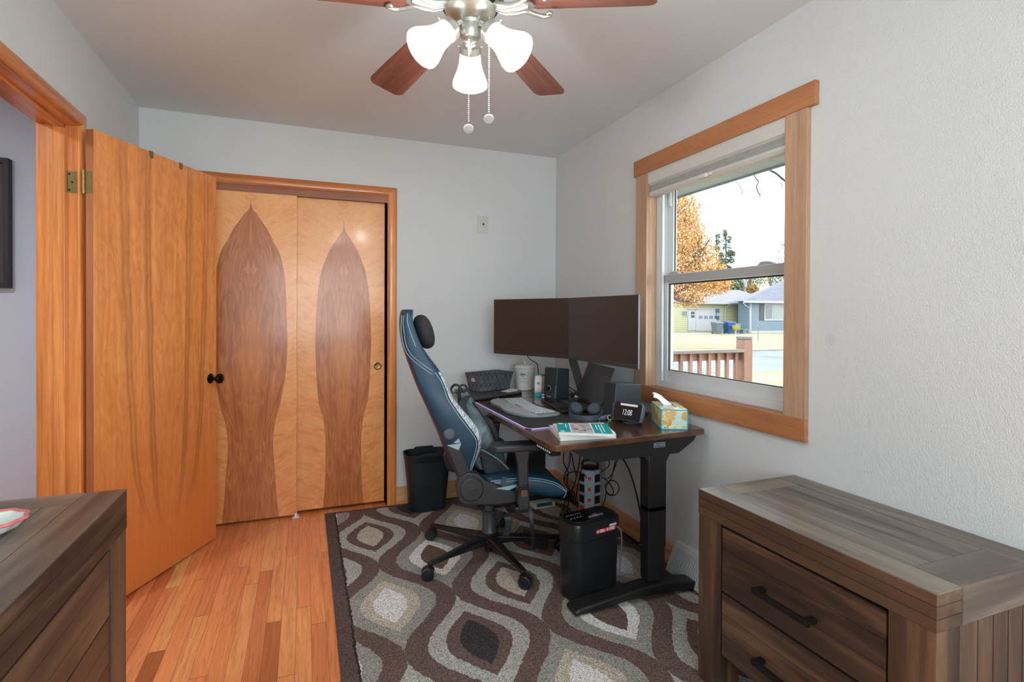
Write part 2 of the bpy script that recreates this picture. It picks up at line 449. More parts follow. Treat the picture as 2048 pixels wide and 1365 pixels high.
# ---- window 1 (right wall): flat maple casing
tz = .019
w1 = MB(); w1.box(-tz-.003, 0, -2.1758, -1.0368, 2.0461, 2.1334)
win = tag(w1.build('window_1', M_mapY, bevel=.0015), kind='structure')
for n_, q, m_ in (('window_casing', (-tz, 0, -2.1429, -2.0456, .8917, 2.0461), M_mapV), ('window_casing', (-tz, 0, -1.1571, -1.0565, .8917, 2.0461), M_mapV),
                  ('window_apron', (-tz, 0, -2.1429, -1.0565, .8051, .8917), M_mapY),
                  ('window_jamb', (.0004, .046, -1.1571, -1.1451, .8917, 2.0461), M_mapV), ('window_jamb', (.0004, .046, -2.0576, -2.0456, .8917, 2.0461), M_mapV),
                  ('window_jamb', (.0004, .046, -2.0456, -1.1571, 2.0461, 2.0581), M_mapY), ('window_sill', (.0004, .046, -2.0456, -1.1571, .8797, .8917), M_mapY)):
    MB().box(*q).build(n_, m_, win, bevel=.0015)
M_vinyl = plain('white_vinyl', C(214, 218, 220), .35, var=.02)
M_vinylg = plain('grey_vinyl', C(170, 172, 172), .4, var=.03)
M_gask = plain('dark_gasket', C(30, 36, 36), .6)
tG = NT('window_glass'); tG.nt.nodes.remove(tG.b)
_tr = tG.n('ShaderNodeBsdfTransparent'); _gl = tG.n('ShaderNodeBsdfGlossy'); _mx = tG.n('ShaderNodeMixShader')
_tr.inputs['Color'].default_value = (.96, .98, .97, 1); _gl.inputs['Roughness'].default_value = .02
_mx.inputs[0].default_value = .05
tG.l(_tr.outputs[0], _mx.inputs[1]); tG.l(_gl.outputs[0], _mx.inputs[2])
tG.l(_mx.outputs[0], tG.nt.nodes['Material Output'].inputs['Surface']); M_glass = tG.m

def ring(mb, x0, x1, y0, y1, z0, z1, wy, wz0, wz1):
    mb.box(x0, x1, y0, y0+wy, z0, z1); mb.box(x0, x1, y1-wy, y1, z0, z1)
    mb.box(x0, x1, y0+wy, y1-wy, z0, z0+wz0); mb.box(x0, x1, y0+wy, y1-wy, z1-wz1, z1)
vy0, vy1, vz0, vz1 = -2.0456, -1.1571, .8917, 2.0461
b = MB(); ring(b, .046, .14, vy0, vy1, vz0, vz1, .030, .032, .034)
b.box(.046, .060, vy1-.052, vy1-.030, vz0+.032, vz1-.034); b.box(.046, .06, vy0+.03, vy0+.052, vz0+.032, vz1-.034)
b.build('window_frame', M_vinyl, win, bevel=.002)
# upper sash (outer track) and lower sash (inner track)
b = MB(); ring(b, .098, .122, vy0+.030, vy1-.030, 1.452, vz1-.03, .046, .034, .040)
us = b.build('upper_sash', M_vinyl, win, bevel=.002)
b = MB(); ring(b, .106, .114, vy0+.072, vy1-.072, 1.484, vz1-.066, .006, .006, .006); b.build('gasket', M_gask, us, smooth=False)
MB().box(.108, .110, vy0+.075, vy1-.075, 1.486, vz1-.069).build('upper_pane', M_glass, us, smooth=False)
b = MB(); ring(b, .066, .092, vy0+.030, vy1-.030, vz0+.030, 1.492, .044, .060, .048)
ls = b.build('lower_sash', M_vinyl, win, bevel=.003)
MB().box(.0655, .0925, vy0+.031, vy1-.031, 1.448, 1.490).build('meeting_rail', M_vinylg, ls, bevel=.002)
b = MB(); ring(b, .072, .084, vy0+.072, vy1-.072, vz0+.088, 1.446, .006, .006, .008); b.build('gasket', M_gask, ls, smooth=False)
MB().box(.077, .079, vy0+.075, vy1-.075, vz0+.09, 1.443).build('lower_pane', M_glass, ls, smooth=False)
for yy in (-1.27, -1.87):
    l = MB(); l.prism([(yy-.045, 1.490), (yy-.036, 1.500), (yy-.01, 1.507), (yy+.02, 1.507), (yy+.036, 1.500), (yy+.045, 1.490)], 'yz', .070, .090)
    l.build('sash_lock', M_vinylg, ls, bevel=.002)
# blind pulled up at the head
bl = thing('roller_blind', 'pale grey cellular blind raised to the head of the window', 'blind', (.012, -1.6, 1.93), world=True)
MB().prism([(-.012, 2.046), (-.016, 2.030), (-.012, 1.985), (.0, 1.975), (.038, 1.975), (.04, 2.046)], 'xz', vy0+.002, vy1-.003).build('head_rail', plain('blind_white', C(205, 205, 198), .5, var=.02), bl)
tB = NT('blind_cells'); _x, _y, _z = tB.sep(tB.tc()); wv = (_z*700.0).cos()
tB.bump(wv, .3, .002); M_cells = tB.done(tB.ramp(tB.noise(tB.tc(), 60, 2), [(.3, C(150, 152, 146)), (.7, C(164, 166, 160))]), .8)
MB().box(.000, .036, vy0+.005, vy1-.006, 1.940, 1.975).build('pleats', M_cells, bl)
MB().prism([(-.004, 1.940), (-.008, 1.926), (.0, 1.915), (.034, 1.915), (.038, 1.940)], 'xz', vy0+.004, vy1-.004).build('bottom_rail', plain('blind_rail', C(205, 206, 200), .5, var=.02), bl)
b = MB(); b.box(-.018, -.006, -1.64, -1.56, 1.921, 1.930, .003); b.box(-.022, -.008, -1.615, -1.585, 1.917, 1.934, .003)
b.build('pull_tab', plain('clear_tab', C(226, 228, 224), .15), bl)
tag(MB().box(.086, .096, vy1-.066, vy1-.050, 1.86, 1.935).build('tilt_latch', M_vinyl, win), kind=None)

# ---- window 2 (unseen, added behind the photographer for fill light)
b = MB(); b.box(F0-.08, F1+.08, ROOM_F, ROOM_F+.019, FZ1, FZ1+.085)
fill_win2 = tag(b.build('fill_window_2', M_mapV, bevel=.0015), kind='structure')
for q in ((F0-.08, F0, FZ0, FZ1), (F1, F1+.08, FZ0, FZ1), (F0-.08, F1+.08, FZ0-.085, FZ0)):
    MB().box(q[0], q[1], ROOM_F, ROOM_F+.019, q[2], q[3]).build('window_casing', M_mapV, fill_win2, bevel=.0015)
b = MB(); y0 = ROOM_F-.12
for q in ((F0, F0+.045, FZ0, FZ1), (F1-.045, F1, FZ0, FZ1), (F0+.045, F1-.045, FZ0, FZ0+.05), (F0+.045, F1-.045, FZ1-.05, FZ1), (F0+.045, F1-.045, 1.45, 1.5)): b.box(q[0], q[1], y0, y0+.07, q[2], q[3])
b.build('window_frame', M_vinyl, fill_win2)
MB().box(F0+.04, F1-.04, y0+.03, y0+.034, FZ0+.04, FZ1-.04).build('window_pane', M_glass, fill_win2, smooth=False)

# ---- window 3 (unseen, added in the right wall for fill light)
fill_win3 = tag(MB().box(-tz-.003, 0, G0-.12, G1+.12, 2.0461, 2.1334).build('fill_window_3', M_mapY, bevel=.0015), kind='structure')
for q in ((G0-.09, G0, .8917, 2.0461), (G1, G1+.09, .8917, 2.0461), (G0-.09, G1+.09, .8051, .8917)): MB().box(-tz, 0, q[0], q[1], q[2], q[3]).build('window_casing', M_mapV, fill_win3, bevel=.0015)
b = MB(); ring(b, .05, .12, G0, G1, .8917, 2.0461, .045, .05, .05); b.box(.05, .12, G0+.045, G1-.045, 1.45, 1.49); b.build('window_frame', M_vinyl, fill_win3)
MB().box(.08, .083, G0+.04, G1-.04, .93, 2.0).build('window_pane', M_glass, fill_win3, smooth=False)

# ------------------------------------------------------------------ closet doors with book-matched veneer
def closet_mat(name, width, xc, zc_pts, wide):
    """figure centre xc, zc_pts: (height 0..1 -> half width in m)"""
    t = NT(name); v = t.tc(); x, y, z = t.sep(v)
    wob = (E(t, t.noise(t.comb(0.0, 0.0, z), 3.2, 3))-.5)*.03
    hw = t.curve(z/2.0, [(a, b_*4) for a, b_ in zc_pts])/4.0+wob*.4
    dx = (x-xc).abs(); inside = dx.lt(hw)
    edge = (dx-hw).abs().lt(.0022)
    ax = dx/(hw.max(.02))
    # cathedral grain inside, mirrored about the centre
    vin = t.comb(ax*.16, z*.13, .3)
    gi = t.noise(vin, 34, 4, 2.2, .5)
    cin = t.ramp(gi, [(.28, CW(134, 74, 38)), (.5, CW(154, 90, 48)), (.72, CW(176, 112, 62))])
    # lighter heart in the lower middle
    heart = t.ramp((ax*1.2+((z-.95).abs())*1.6).k, [(.25, (1, 1, 1)), (.75, (0, 0, 0))])
    cin = t.mix(E(t, heart)*.4, cin, CW(186, 120, 64))
    # rippled figure outside
    vo = t.comb(dx*5.0+z*.6, z*13.0-dx*5.0, .7)
    go = t.noise(vo, 2.0, 3, 1.2, .5)
    cout = t.ramp(go, [(.3, CW(184, 117, 62)), (.5, CW(203, 140, 82)), (.68, CW(216, 158, 98))])
    low = t.ramp((z/2.0).k, [(.1, CW(186, 112, 58)), (.5, CW(205, 142, 86)), (1.0, CW(204, 148, 98))])
    cout = t.mix(.45, cout, low)
    c = t.mix(inside.k, cout, cin); c = t.mix(edge*.5, c, CW(120, 64, 34))
    fine = t.noise(t.mapv(v, (70, 70, 2.5)), 6, 3)
    c = t.mix(.22, c, t.ramp(fine, [(.3, (.6, .55, .5)), (.6, (1, 1, 1))]), 'MULTIPLY')
    return t.done(c, .3, coat=.2)
P1 = [(0, .155), (.12, .135), (.25, .125), (.36, .165), (.48, .198), (.62, .198), (.75, .185), (.86, .115), (.93, .035), (.965, .0), (1, 0)]
P2 = [(0, .125), (.12, .11), (.25, .115), (.36, .155), (.46, .168), (.6, .168), (.72, .150), (.82, .095), (.875, .035), (.915, .0), (1, 0)]
P1 = [(a, b_) for a, b_ in P1]
def closet_door(name, x0, x1, y0, z0, mat_, label_):
    o = MB().box(x0, x1, y0, y0+.034, z0, 2.012).build(name, mat_, bevel=.0015)
    return tag(o, kind='structure')
cdl = closet_door('door_1', -2.395, -1.787, .002, .015, closet_mat('veneer_left', .6, .045, P1, 1), '')
cdr = closet_door('door_2', -1.815, -1.244, .046, .022, closet_mat('veneer_right', .57, .025, P2, 1), '')
M_brass = plain('aged_brass', C(150, 128, 82), .32, 1, var=.15, scale=80)
pc = at(755, 732, 1, .046)
b = MB(); b.lathe([(.026, 0), (.027, .002), (.022, .003), (.019, .0012), (.010, .0007), (.0, .0006)], (pc.x, .0455, pc.z), (0, -1, 0), 28)
b.build('finger_pull', M_brass, cdr)
b = MB(); b.box(-1.812, -1.772, -.020, .030, .0, .006); b.box(-1.800, -1.784, -.016, -.010, .0, .030); b.box(-1.80, -1.784, .037, .045, .0, .03)
tag(b.build('door_guide', plain('white_plastic', C(222, 224, 220), .4), bevel=.001), 'small white plastic floor guide under the meeting edge of the closet doors', 'door guide')

# ------------------------------------------------------------------ open room door
def slab_mat():
    t = NT('door_veneer'); v = t.tc(); x, y, z = t.sep(v)
    # two mirrored groups of long dark flames that pinch together toward the foot
    cx = .035; d = (x-cx)
    k = t.curve(z/2.0, [(0, .10), (.07, .22), (.13, .42), (.22, .66), (.4, .84), (.6, .90), (.75, .96), (1, 1.0)])
    ad = d.abs()
    u = ad/(k*.34)
    un = u+(E(t, t.noise(t.comb(d*2.0, z*.8, .2), 4, 3))-.5)*.16
    st = t.ramp(un.k, [(0, 0), (.34, 0), (.37, .9), (.40, .35), (.44, .8), (.50, .1), (.62, 0), (.74, 0), (.77, .7), (.82, .25), (.86, .75), (.90, .1), (1, 0)])
    fade = t.ramp((z/2.0).k, [(.10, 0), (.16, .5), (.3, .9), (.8, .8), (1, .6)])
    g = t.noise(t.mapv(v, (1, 1, .07)), 26, 4, 1.3)
    cath = t.noise(t.comb(un*.22, z*.24, 1.0), 20, 3, 3.5)
    base = t.ramp(g, [(.3, CW(178, 104, 52)), (.5, CW(194, 120, 63)), (.7, CW(208, 138, 80))])
    base = t.mix(.35, base, t.ramp(cath, [(.35, CW(176, 102, 50)), (.6, CW(208, 138, 78))]))
    base = t.mix(t.ramp((z/2.0).k, [(.05, .8), (.5, .0)]), base, CW(188, 106, 52))
    c = t.mix(E(t, st)*E(t, fade)*.8, base, CW(128, 66, 30))
    kn = t.n('ShaderNodeTexVoronoi'); t.l(t.mapv(v, (2.2, 1, 1.6)), kn.inputs['Vector']); kn.inputs['Scale'].default_value = 1.7
    c = t.mix(t.ramp(kn.outputs['Distance'], [(.0, .8), (.035, .5), (.06, 0)]), c, CW(110, 58, 26))
    fine = t.noise(t.mapv(v, (60, 60, 2.2)), 6, 3)
    c = t.mix(.2, c, t.ramp(fine, [(.3, (.6, .55, .5)), (.6, (1, 1, 1))]), 'MULTIPLY')
    return t.done(c, .33, coat=.2)
ha = Vector((-2.554, -.902, 0)); fa = Vector((-2.204, -.196, 0)); du = (fa-ha).normalized(); dn = Vector((du.y, -du.x, 0)); dw = (fa-ha).length
dr = thing('door_3', None, None, tuple(ha), math.atan2(du.y, du.x), world=False); dr['kind'] = 'structure'
M_slab = slab_mat(); M_doorE = wood('door_edge', C(150, 82, 40), C(180, 108, 58), C(196, 128, 76), 2, 14, .05, .35)
# local: x along the door, y=0 front face is toward -y, thickness toward +y
b = MB(); b.mat(M_slab); b.box(0, dw, 0, .035, .012, 2.034)
slab = b.build('door_panel', M_slab, dr, bevel=.0012)
MB().box(-.0008, .0, .001, .034, .013, 2.033).build('door_edge', M_doorE, dr)
b = MB(); b.lathe([(.0, 0), (.026, 0), (.028, .004), (.022, .009), (.010, .012), (.009, .034), (.016, .038), (.026, .048), (.028, .058), (.024, .066), (.012, .071), (.0, .072)], (.735, 0, .915), (0, -1, 0), 28)
M_blackm = plain('black_satin_metal', C(24, 22, 22), .3, .6)
b.build('door_knob', M_blackm, dr)
MB().lathe([(.0, 0), (.026, 0), (.028, .004), (.012, .012), (.009, .036), (.026, .048), (.028, .058), (.012, .071), (0, .072)], (.735, .035, .915), (0, 1, 0), 28).build('door_knob', M_blackm, dr)
for zz in (1.770, .22):
    b = MB(); b.mat(M_brass)
    b.box(-.0022, -.0008, .006, .034, zz, zz+.089)
    b.cyl((-.006, .040, zz-.003), (-.006, .040, zz+.092), .0052, seg=12); b.sphere((-.006, .040, zz+.095), .0055, 10, 6)
    hg = b.build('hinge', M_brass, dr)
# jamb leaves of the hinges (screwed to the jamb)
    j = MB(); j.mat(M_brass); j.box(-W-.036, -W+.006, DY1-.0016, DY1+.0, zz, zz+.089)
    j.mat(M_blackm)
    for sx, sz in ((-.028, .012), (-.028, .077), (-.018, .044)): j.lathe([(0, .001), (.0035, .001), (.004, 0)], (-W+sx+.0, DY1-.0016, zz+sz), (0, -1, 0), 10)
    tag(j.build('trim_7', M_brass), kind='structure')
# two little metal hooks over the top edge
for uu in (.312, .507):
    hk = MB(); f = lambda a, y_, z_: tuple(dr.matrix_basis @ Vector((a, y_, z_)))
    M4 = Matrix.Translation(ha) @ Matrix.Rotation(math.atan2(du.y, du.x), 4, 'Z'); hk.M = M4
    hk.strip([(uu, -.003, 2.008), (uu, -.003, 2.036), (uu, .038, 2.036), (uu, .038, 1.99)], .022, .0012, (1, 0, 0))
    hk.lathe([(0, .0015), (.009, .0012), (.012, 0)], (uu, -.0035, 2.016), (0, -1, 0), 14)
    tag(hk.build('door_hook', plain('dull_nickel', C(150, 142, 130), .35, .9)),
        'small metal hook over the top of the open door, ' + ('the one nearer the hinges' if uu < .4 else 'the one nearer the knob side'), 'hook')

# ------------------------------------------------------------------ small wall fittings
c0 = at(965.5, 449.5, 1, 0)
wp = MB(); wp.box(c0.x-.038, c0.x+.038, -.006, 0, c0.z-.060, c0.z+.060, .002)
wpo = tag(wp.build('wall_plate', plain('plate_ivory', C(200, 202, 194), .35, var=.02)), 'blank ivory cable plate with a black centre jack high on the back wall', 'wall plate')
MB().lathe([(.0, .012), (.0045, .012), (.0045, .004), (.007, .004), (.007, 0)], (c0.x+.002, -.006, c0.z+.002), (0, -1, 0), 14).build('jack', plain('jack_black', C(30, 30, 28), .4), wpo)
for dz in (-.042, .042): MB().lathe([(0, .001), (.003, .001), (.0035, 0)], (c0.x, -.006, c0.z+dz), (0, -1, 0), 10).build('screw', plain('screw_ivory', C(180, 180, 172), .4), wpo)
# floor register on the right wall
rg = thing('floor_register', 'white slanted metal floor register at the baseboard beside the desk', 'register', (-.03, -1.56, .01))
M_reg = plain('register_white', C(206, 212, 214), .4, var=.02)
rg_prof = [(0, .012), (-.075, .012), (-.078, .020), (-.020, .150), (0, .156)]
MB().prism(rg_prof, 'xz', -1.78, -1.415).build('register_body', M_reg, rg, bevel=.002)
b = MB()
for k in range(24):
    yy = -1.77+k*.0145
    pts = [(-.0765+.054*s, yy+.006*math.sin(s*PI), .024+.120*s) for s in (0.03, .25, .5, .75, .9)]
    b.strip([(p[0]-.0015, p[1], p[2]) for p in pts], .005, .003, (0, 1, 0))
b.build('louvre', plain('register_slot', C(176, 184, 188), .45), rg)
# hall picture on the far wall
hp0 = at(19, 322, 1, -.13)
hp = thing('wall_shelf_frame', 'dark wood framed board on the hall wall at the left edge', 'frame', (hp0.x-.3, -.13, 1.40))
M_dkw = wood('dark_hall_wood', C(48, 40, 34), C(78, 66, 56), C(100, 88, 76), 2, 18, .06, .6)
MB().box(hp0.x-.60, hp0.x-.02, -.126, -.102, 1.42, 2.03).build('board', M_dkw, hp)
for q in ((hp0.x-.62, hp0.x, 2.03, 2.055), (hp0.x-.62, hp0.x, 1.398, 1.42), (hp0.x-.02, hp0.x, 1.42, 2.03), (hp0.x-.62, hp0.x-.60, 1.42, 2.03)):
    MB().box(q[0], q[1], -.145, -.102, q[2], q[3]).build('frame_edge', plain('frame_black', C(40, 38, 36), .5), hp, bevel=.001)

# ------------------------------------------------------------------ ceiling fan with light kit
FC = Vector((-1.271, -2.009, 2.22))
fan = thing('ceiling_fan', 'brushed nickel ceiling fan with reddish wood blades and a three lamp light kit', 'ceiling fan', tuple(FC), world=False)
M_nick = plain('brushed_nickel', C(196, 196, 188), .34, .85, var=.04, scale=90)
M_nickd = plain('vent_dark_nickel', C(80, 80, 78), .4, .9)
M_blade = wood('blade_wood', C(88, 48, 38), C(122, 72, 58), C(150, 98, 80), 0, 30, .05, .38, .1, rnd=5)
tilt = Matrix.Rotation(R_(-3.3), 4, 'X') @ Matrix.Rotation(R_(.5), 4, 'Y')
b = MB(); b.lathe([(0, .22), (.062, .22), (.062, .20), (.050, .165), (.016, .155), (.016, .10)], (0, 0, 0), seg=32)
b.build('canopy', M_nick, fan)
b = MB(); b.lathe([(.016, .13), (.05, .115), (.098, .10), (.104, .085), (.104, .03), (.098, .018), (.07, .010), (.0, .010)], seg=40)
b.build('motor_housing', M_nick, fan)
b = MB()
for k in range(20):
    a = 2*PI*k/20; c_, s_ = math.cos(a), math.sin(a)
    b.tube([(.088*c_, .088*s_, .012), (.096*c_-.01*s_, .096*s_+.01*c_, .02), (.1055*c_, .1055*s_, .036)], .0035, 6)
b.build('vent_fins', M_nickd, fan)
b = MB(); b.lathe([(.0, .012), (.074, .012), (.086, .004), (.0875, -.006), (.084, -.012), (.079, -.012), (.079, -.002), (0, -.002)], seg=40); b.build('flywheel_ring', plain('ring_dark', C(44, 44, 42), .3, .8), fan)
b = MB(); b.lathe([(.078, -.004), (.079, -.014), (.072, -.028), (.054, -.042), (.036, -.052), (.031, -.062), (.0, -.064)], seg=40)
b.build('switch_cup', M_nick, fan)
b = MB(); b.lathe([(.031, -.058), (.034, -.066), (.033, -.088), (.026, -.102), (.012, -.110), (.0, -.111)], seg=32); b.build('light_fitter', M_nick, fan)
b = MB(); b.lathe([(.0, 0), (.007, 0), (.009, .006), (.006, .010), (.008, .014), (.0045, .020), (.004, .026), (0, .027)], (0, 0, -.112), (0, 0, -1), 16); b.build('finial', M_nick, fan)
th0 = 109.9
for k in range(5):
    a = R_(th0-72*k)
    Mk = tilt @ Matrix.Rotation(a, 4, 'Z')
    # blade: local x outwards, slight pitch and droop
    Mb = Mk @ Matrix.Translation((.18, 0, -.012)) @ Matrix.Rotation(R_(6.0), 4, 'Y') @ Matrix.Rotation(R_(11), 4, 'X')
    L = .375; pts = []
    for xx, ww in ((0, .044), (.02, .054), (.12, .059), (.25, .065), (L-.03, .0675)): pts.append((xx, -ww))
    for q in range(1, 6): an = R_(-90+q*15*1.0); pts.append((L-.03+.03*math.cos(an), -.0675+.03+.03*math.sin(an)))
    pts2 = [(x_, -y_) for x_, y_ in reversed(pts)]
    b = MB(); b.prism(pts+pts2, 'xy', -.003, .003)
    bo = b.build('blade', M_blade, fan, bevel=.001); bo.matrix_local = Mb @ Matrix.Translation(OFF[bo])
    # scrolled blade iron
    b = MB(); b.M = Mk
    z0 = -.020
    for s in (1, -1):
        b.tube([(.07, s*.010, -.004), (.10, s*.016, -.022), (.135, s*.020, -.030), (.165, s*.024, -.026), (.19, s*.044, -.027), (.215, s*.056, -.030), (.238, s*.050, -.034), (.243, s*.038, -.037), (.234, s*.033, -.037)], [.010, .009, .0085, .008, .0075, .007, .0065, .006, .007], 10, smooth=4)
        b.sphere((.236, s*.036, -.037), (.008, .008, .006), 10, 6)
    b.tube([(.07, 0, -.004), (.11, 0, -.024), (.15, 0, -.028), (.178, 0, -.024)], .012, 10, smooth=3)
    b.prism([(.165, -.028), (.19, -.018), (.2, 0), (.19, .018), (.165, .028), (.15, 0)], 'xy', -.030, -.024)
    b.build('blade_iron', M_nick, fan, sharp=60)
# lamps
tS = NT('frosted_shade'); tS.b.inputs['Emission Color'].default_value = (1, .985, .95, 1); tS.b.inputs['Emission Strength'].default_value = 2.6
M_shade = tS.done(tS.ramp(tS.noise(tS.tc(), 30, 2), [(0, C(240, 240, 236)), (1, C(250, 250, 246))]), .35)
_tt = tS.n('ShaderNodeBsdfTransparent'); _mm = tS.n('ShaderNodeMixShader'); _mm.inputs[0].default_value = .5   # frosted glass lets half of the bulb's light through
tS.l(tS.b.outputs[0], _mm.inputs[1]); tS.l(_tt.outputs[0], _mm.inputs[2]); tS.l(_mm.outputs[0], tS.nt.nodes['Material Output'].inputs['Surface'])
shade_prof = [(.026, .0), (.031, .006), (.0335, .025), (.036, .045), (.041, .065), (.050, .088), (.057, .106), (.0585, .118), (.054, .121), (.0555, .117), (.054, .106), (.047, .088), (.038, .065), (.033, .045), (.030, .020), (.024, .004)]
view_az = math.degrees(math.atan2(FC.y-CAM.y, FC.x-CAM.x))
for k in range(3):
    a = R_(view_az+120*k); el = R_(-41 if k == 0 else -43)
    hd = Vector((math.cos(a)*math.cos(el), math.sin(a)*math.cos(el), math.sin(el)))
    ho = Vector((math.cos(a), math.sin(a), 0))
    b = MB(); b.tube([ho*.016+Vector((0, 0, -.064)), ho*.032+Vector((0, 0, -.060)), ho*.042+Vector((0, 0, -.066)), ho*.042+Vector((0, 0, -.066))+hd*.014], .010, 12, smooth=3)
    s0 = ho*.042+Vector((0, 0, -.066))+hd*.008
    b.lathe([(.0, 0), (.012, 0), (.022, .012), (.024, .020), (.0335, .024), (.0345, .046), (.032, .046), (.030, .026), (0, .024)], s0, hd, 28)
    for q in range(3):
        sd = hd.orthogonal().normalized(); sd.rotate(Matrix.Rotation(2*PI*q/3+.5, 3, hd))
        b.cyl(s0+hd*.036+sd*.034, s0+hd*.036+sd*.044, .0035, seg=8)
    arm = b.build('lamp_arm', M_nick, fan)
    sh = MB(); sh.lathe(shade_prof, s0+hd*.036, hd, 32); sh.build('glass_shade', M_shade, fan, sharp=70)
    bb = MB(); bb.sphere(tuple(s0+hd*.085), (.021, .021, .021), 14, 10)
    t_ = NT('bulb_glow'); t_.b.inputs['Emission Color'].default_value = (1, .96, .88, 1); t_.b.inputs['Emission Strength'].default_value = 4
    bb.build('bulb', t_.done(t_.ramp(t_.noise(t_.tc(), 10, 1), [(0, (.9, .9, .9)), (1, (1, 1, 1))]), .4), fan)
    ld = bpy.data.lights.new('fan_bulb', 'POINT'); ld.energy = LAMP_W; ld.color = (.95, .98, 1); ld.shadow_soft_size = .03
    lo = bpy.data.objects.new('fan_bulb', ld); COL.objects.link(lo); lo.parent = fan; lo.location = s0+hd*.150
# pull chains: end tags at measured places
M_chain = plain('chain_white', C(225, 224, 218), .3, .3)
for (px, py, top) in ((937, 255, (0.0, -.0, -.139)), (977.5, 235, (.062, .0, -.035))):
    v_ = (at(px, py, 2, 1.85)-CAM).normalized()
    ty = FC.y+(-.012 if top[0] == 0 else -.03); t_ = (ty-CAM.y)/v_.y; P = CAM+v_*t_
    base = P-FC
    tp = Vector((base.x, base.y, top[2]))
    b = MB(); n = int((tp.z-base.z-.01)/.0062)
    for i in range(n): b.sphere((tp.x, tp.y, tp.z-i*.0062), .0023, 6, 4)
    b.cyl((tp.x, tp.y, tp.z+.03), (tp.x, tp.y, tp.z-.002), .003, seg=8)
    ch = b.build('pull_chain', M_chain, fan)
    b = MB(); ax = (CF*-1).cross(Vector((1, 0, 0))).normalized(); ax = Vector((-.1, -.55, -.8)).normalized()
    b.lathe([(0, .0025), (.013, .0025), (.0155, .0015), (.0155, -.0015), (.013, -.0025), (0, -.0025)], (base.x, base.y, base.z-.004), ax, 22); b.lathe([(.0125, .0032), (.0145, .0032), (.0145, .002), (.0125, .002)], (base.x, base.y, base.z-.004), ax, 22)
    b.build('pull_fob', plain('fob_nickel', C(214, 214, 210), .45, .2), ch)
# hall ceiling lamp, out of view, added to light the hall
hl = thing('hall_fill_lamp', 'unseen flush ceiling lamp added to light the hall beyond the doorway', 'lamp', (-3.5, -1.9, HGT), world=False)
MB().lathe([(0, -.07), (.08, -.062), (.13, -.035), (.14, -.01), (.14, 0)], seg=32).build('lamp_bowl', M_shade, hl)
ld = bpy.data.lights.new('hall_fill_light', 'AREA'); ld.shape = 'DISK'; ld.size = .26; ld.energy = HALL_W; ld.color = (.78, .90, 1)
lo = bpy.data.objects.new('hall_fill_light', ld); COL.objects.link(lo); lo.parent = hl; lo.location = (0, 0, -.075)

# ------------------------------------------------------------------ rug
def rug_mat():
    t = NT('rug_pile'); P = t.pos(); x, y, z = t.sep(P)
    wx = E(t, t.noise(P, 60, 2)); wy = E(t, t.noise(t.mapv(P, (1, 1, 1), (5, 3, 0)), 60, 2))
    lx = E(t, t.noise(P, 9, 2)); ly = E(t, t.noise(t.mapv(P, (1, 1, 1), (2, 7, 0)), 9, 2))
    x = x+(wx-.5)*.016+(lx-.5)*.014; y = y+(wy-.5)*.016+(ly-.5)*.014
    PXC, PYC, X0, Y0 = .285, .764, -1.392, -.474
    def lattice(ox, oy):
        u = (x-ox)/(2*PXC); m = (u+.5).floor(); du_ = (u-m)*2.0          # -1..1 in column units
        v = (y-oy)/PYC; n = (v+.5).floor(); dv = (v-n)*PYC
        b_ = .366; q = (dv.abs()/b_).min(1.0)
        F = du_.abs()/.70+((q*PI).cos()*-.5+.5)
        F = F+dv.abs().gt(b_)*2.0
        par = (m+n).mod(2.0)
        return F, par
    Fe, pe = lattice(X0, Y0); Fo, po = lattice(X0+PXC, Y0-PYC/2)
    odd = Fo.lt(Fe); F = Fe.min(Fo)
    brown, beige, white, black = C(118, 98, 91), C(204, 196, 182), C(240, 240, 240), C(68, 64, 66)
    g1, g2 = C(186, 186, 180), C(166, 164, 158)
    even_ring = t.mix(pe, brown, beige); even_cen = t.mix(pe, beige, white); even_gray = t.mix(pe, g1, g2)
    odd_ring = t.mix(po, white, brown); odd_cen = t.mix(po, brown, black); odd_gray = t.mix(po, g2, g1)
    # which parity the first cells carry
    ring_ = t.mix(odd, even_ring, odd_ring); cen = t.mix(odd, even_cen, odd_cen); gray = t.mix(odd, even_gray, odd_gray)
    c = t.mix(F.lt(1.0), brown, gray); c = t.mix(F.lt(.64), c, ring_); c = t.mix(F.lt(.36), c, cen)
    edge = x.lt(-1.556).max(y.gt(-.055)).max(x.gt(-.075))
    c = t.mix(edge, c, C(104, 88, 82)); groove = (x+1.562).abs().lt(.004); c = t.mix(groove, c, C(60, 50, 48))
    sp = t.noise(P, 230, 3, 0, .75); sp2 = t.noise(t.mapv(P, (1, 1, 1), (9, 9, 9)), 170, 2)
    c = t.mix(.9, c, t.ramp(sp, [(.36, (.30, .29, .28)), (.5, (1.0, 1.0, 1.0)), (.64, (1.85, 1.8, 1.75))]), 'MULTIPLY')
    c = t.mix(.5, c, t.ramp(sp2, [(.35, (.7, .7, .7)), (.65, (1.25, 1.25, 1.25))]), 'MULTIPLY')
    t.bump(E(t, sp)+E(t, sp2), .9, .006)
    return t.done(c, .95, spec=.15)
RX0, RX1, RY0, RY1 = -1.622, -.022, -2.42, -.022
b = MB(); nx, ny = 80, 120; rnd = random.Random(4)
grid = [[(RX0+(RX1-RX0)*i/nx, RY0+(RY1-RY0)*j/ny) for i in range(nx+1)] for j in range(ny+1)]
rv = []
for j in range(ny+1):
    row = []
    for i in range(nx+1):
        x_, y_ = grid[j][i]; ed = min(x_-RX0, RX1-x_, y_-RY0, RY1-y_)
        if ed < 1e-6: x_ += rnd.uniform(-.0006, .0006); y_ += rnd.uniform(-.0006, .0006)
        row.append(b.v((x_, y_, .0105+rnd.uniform(-.001, .001) if ed > 1e-6 else .008)))
    rv.append(row)
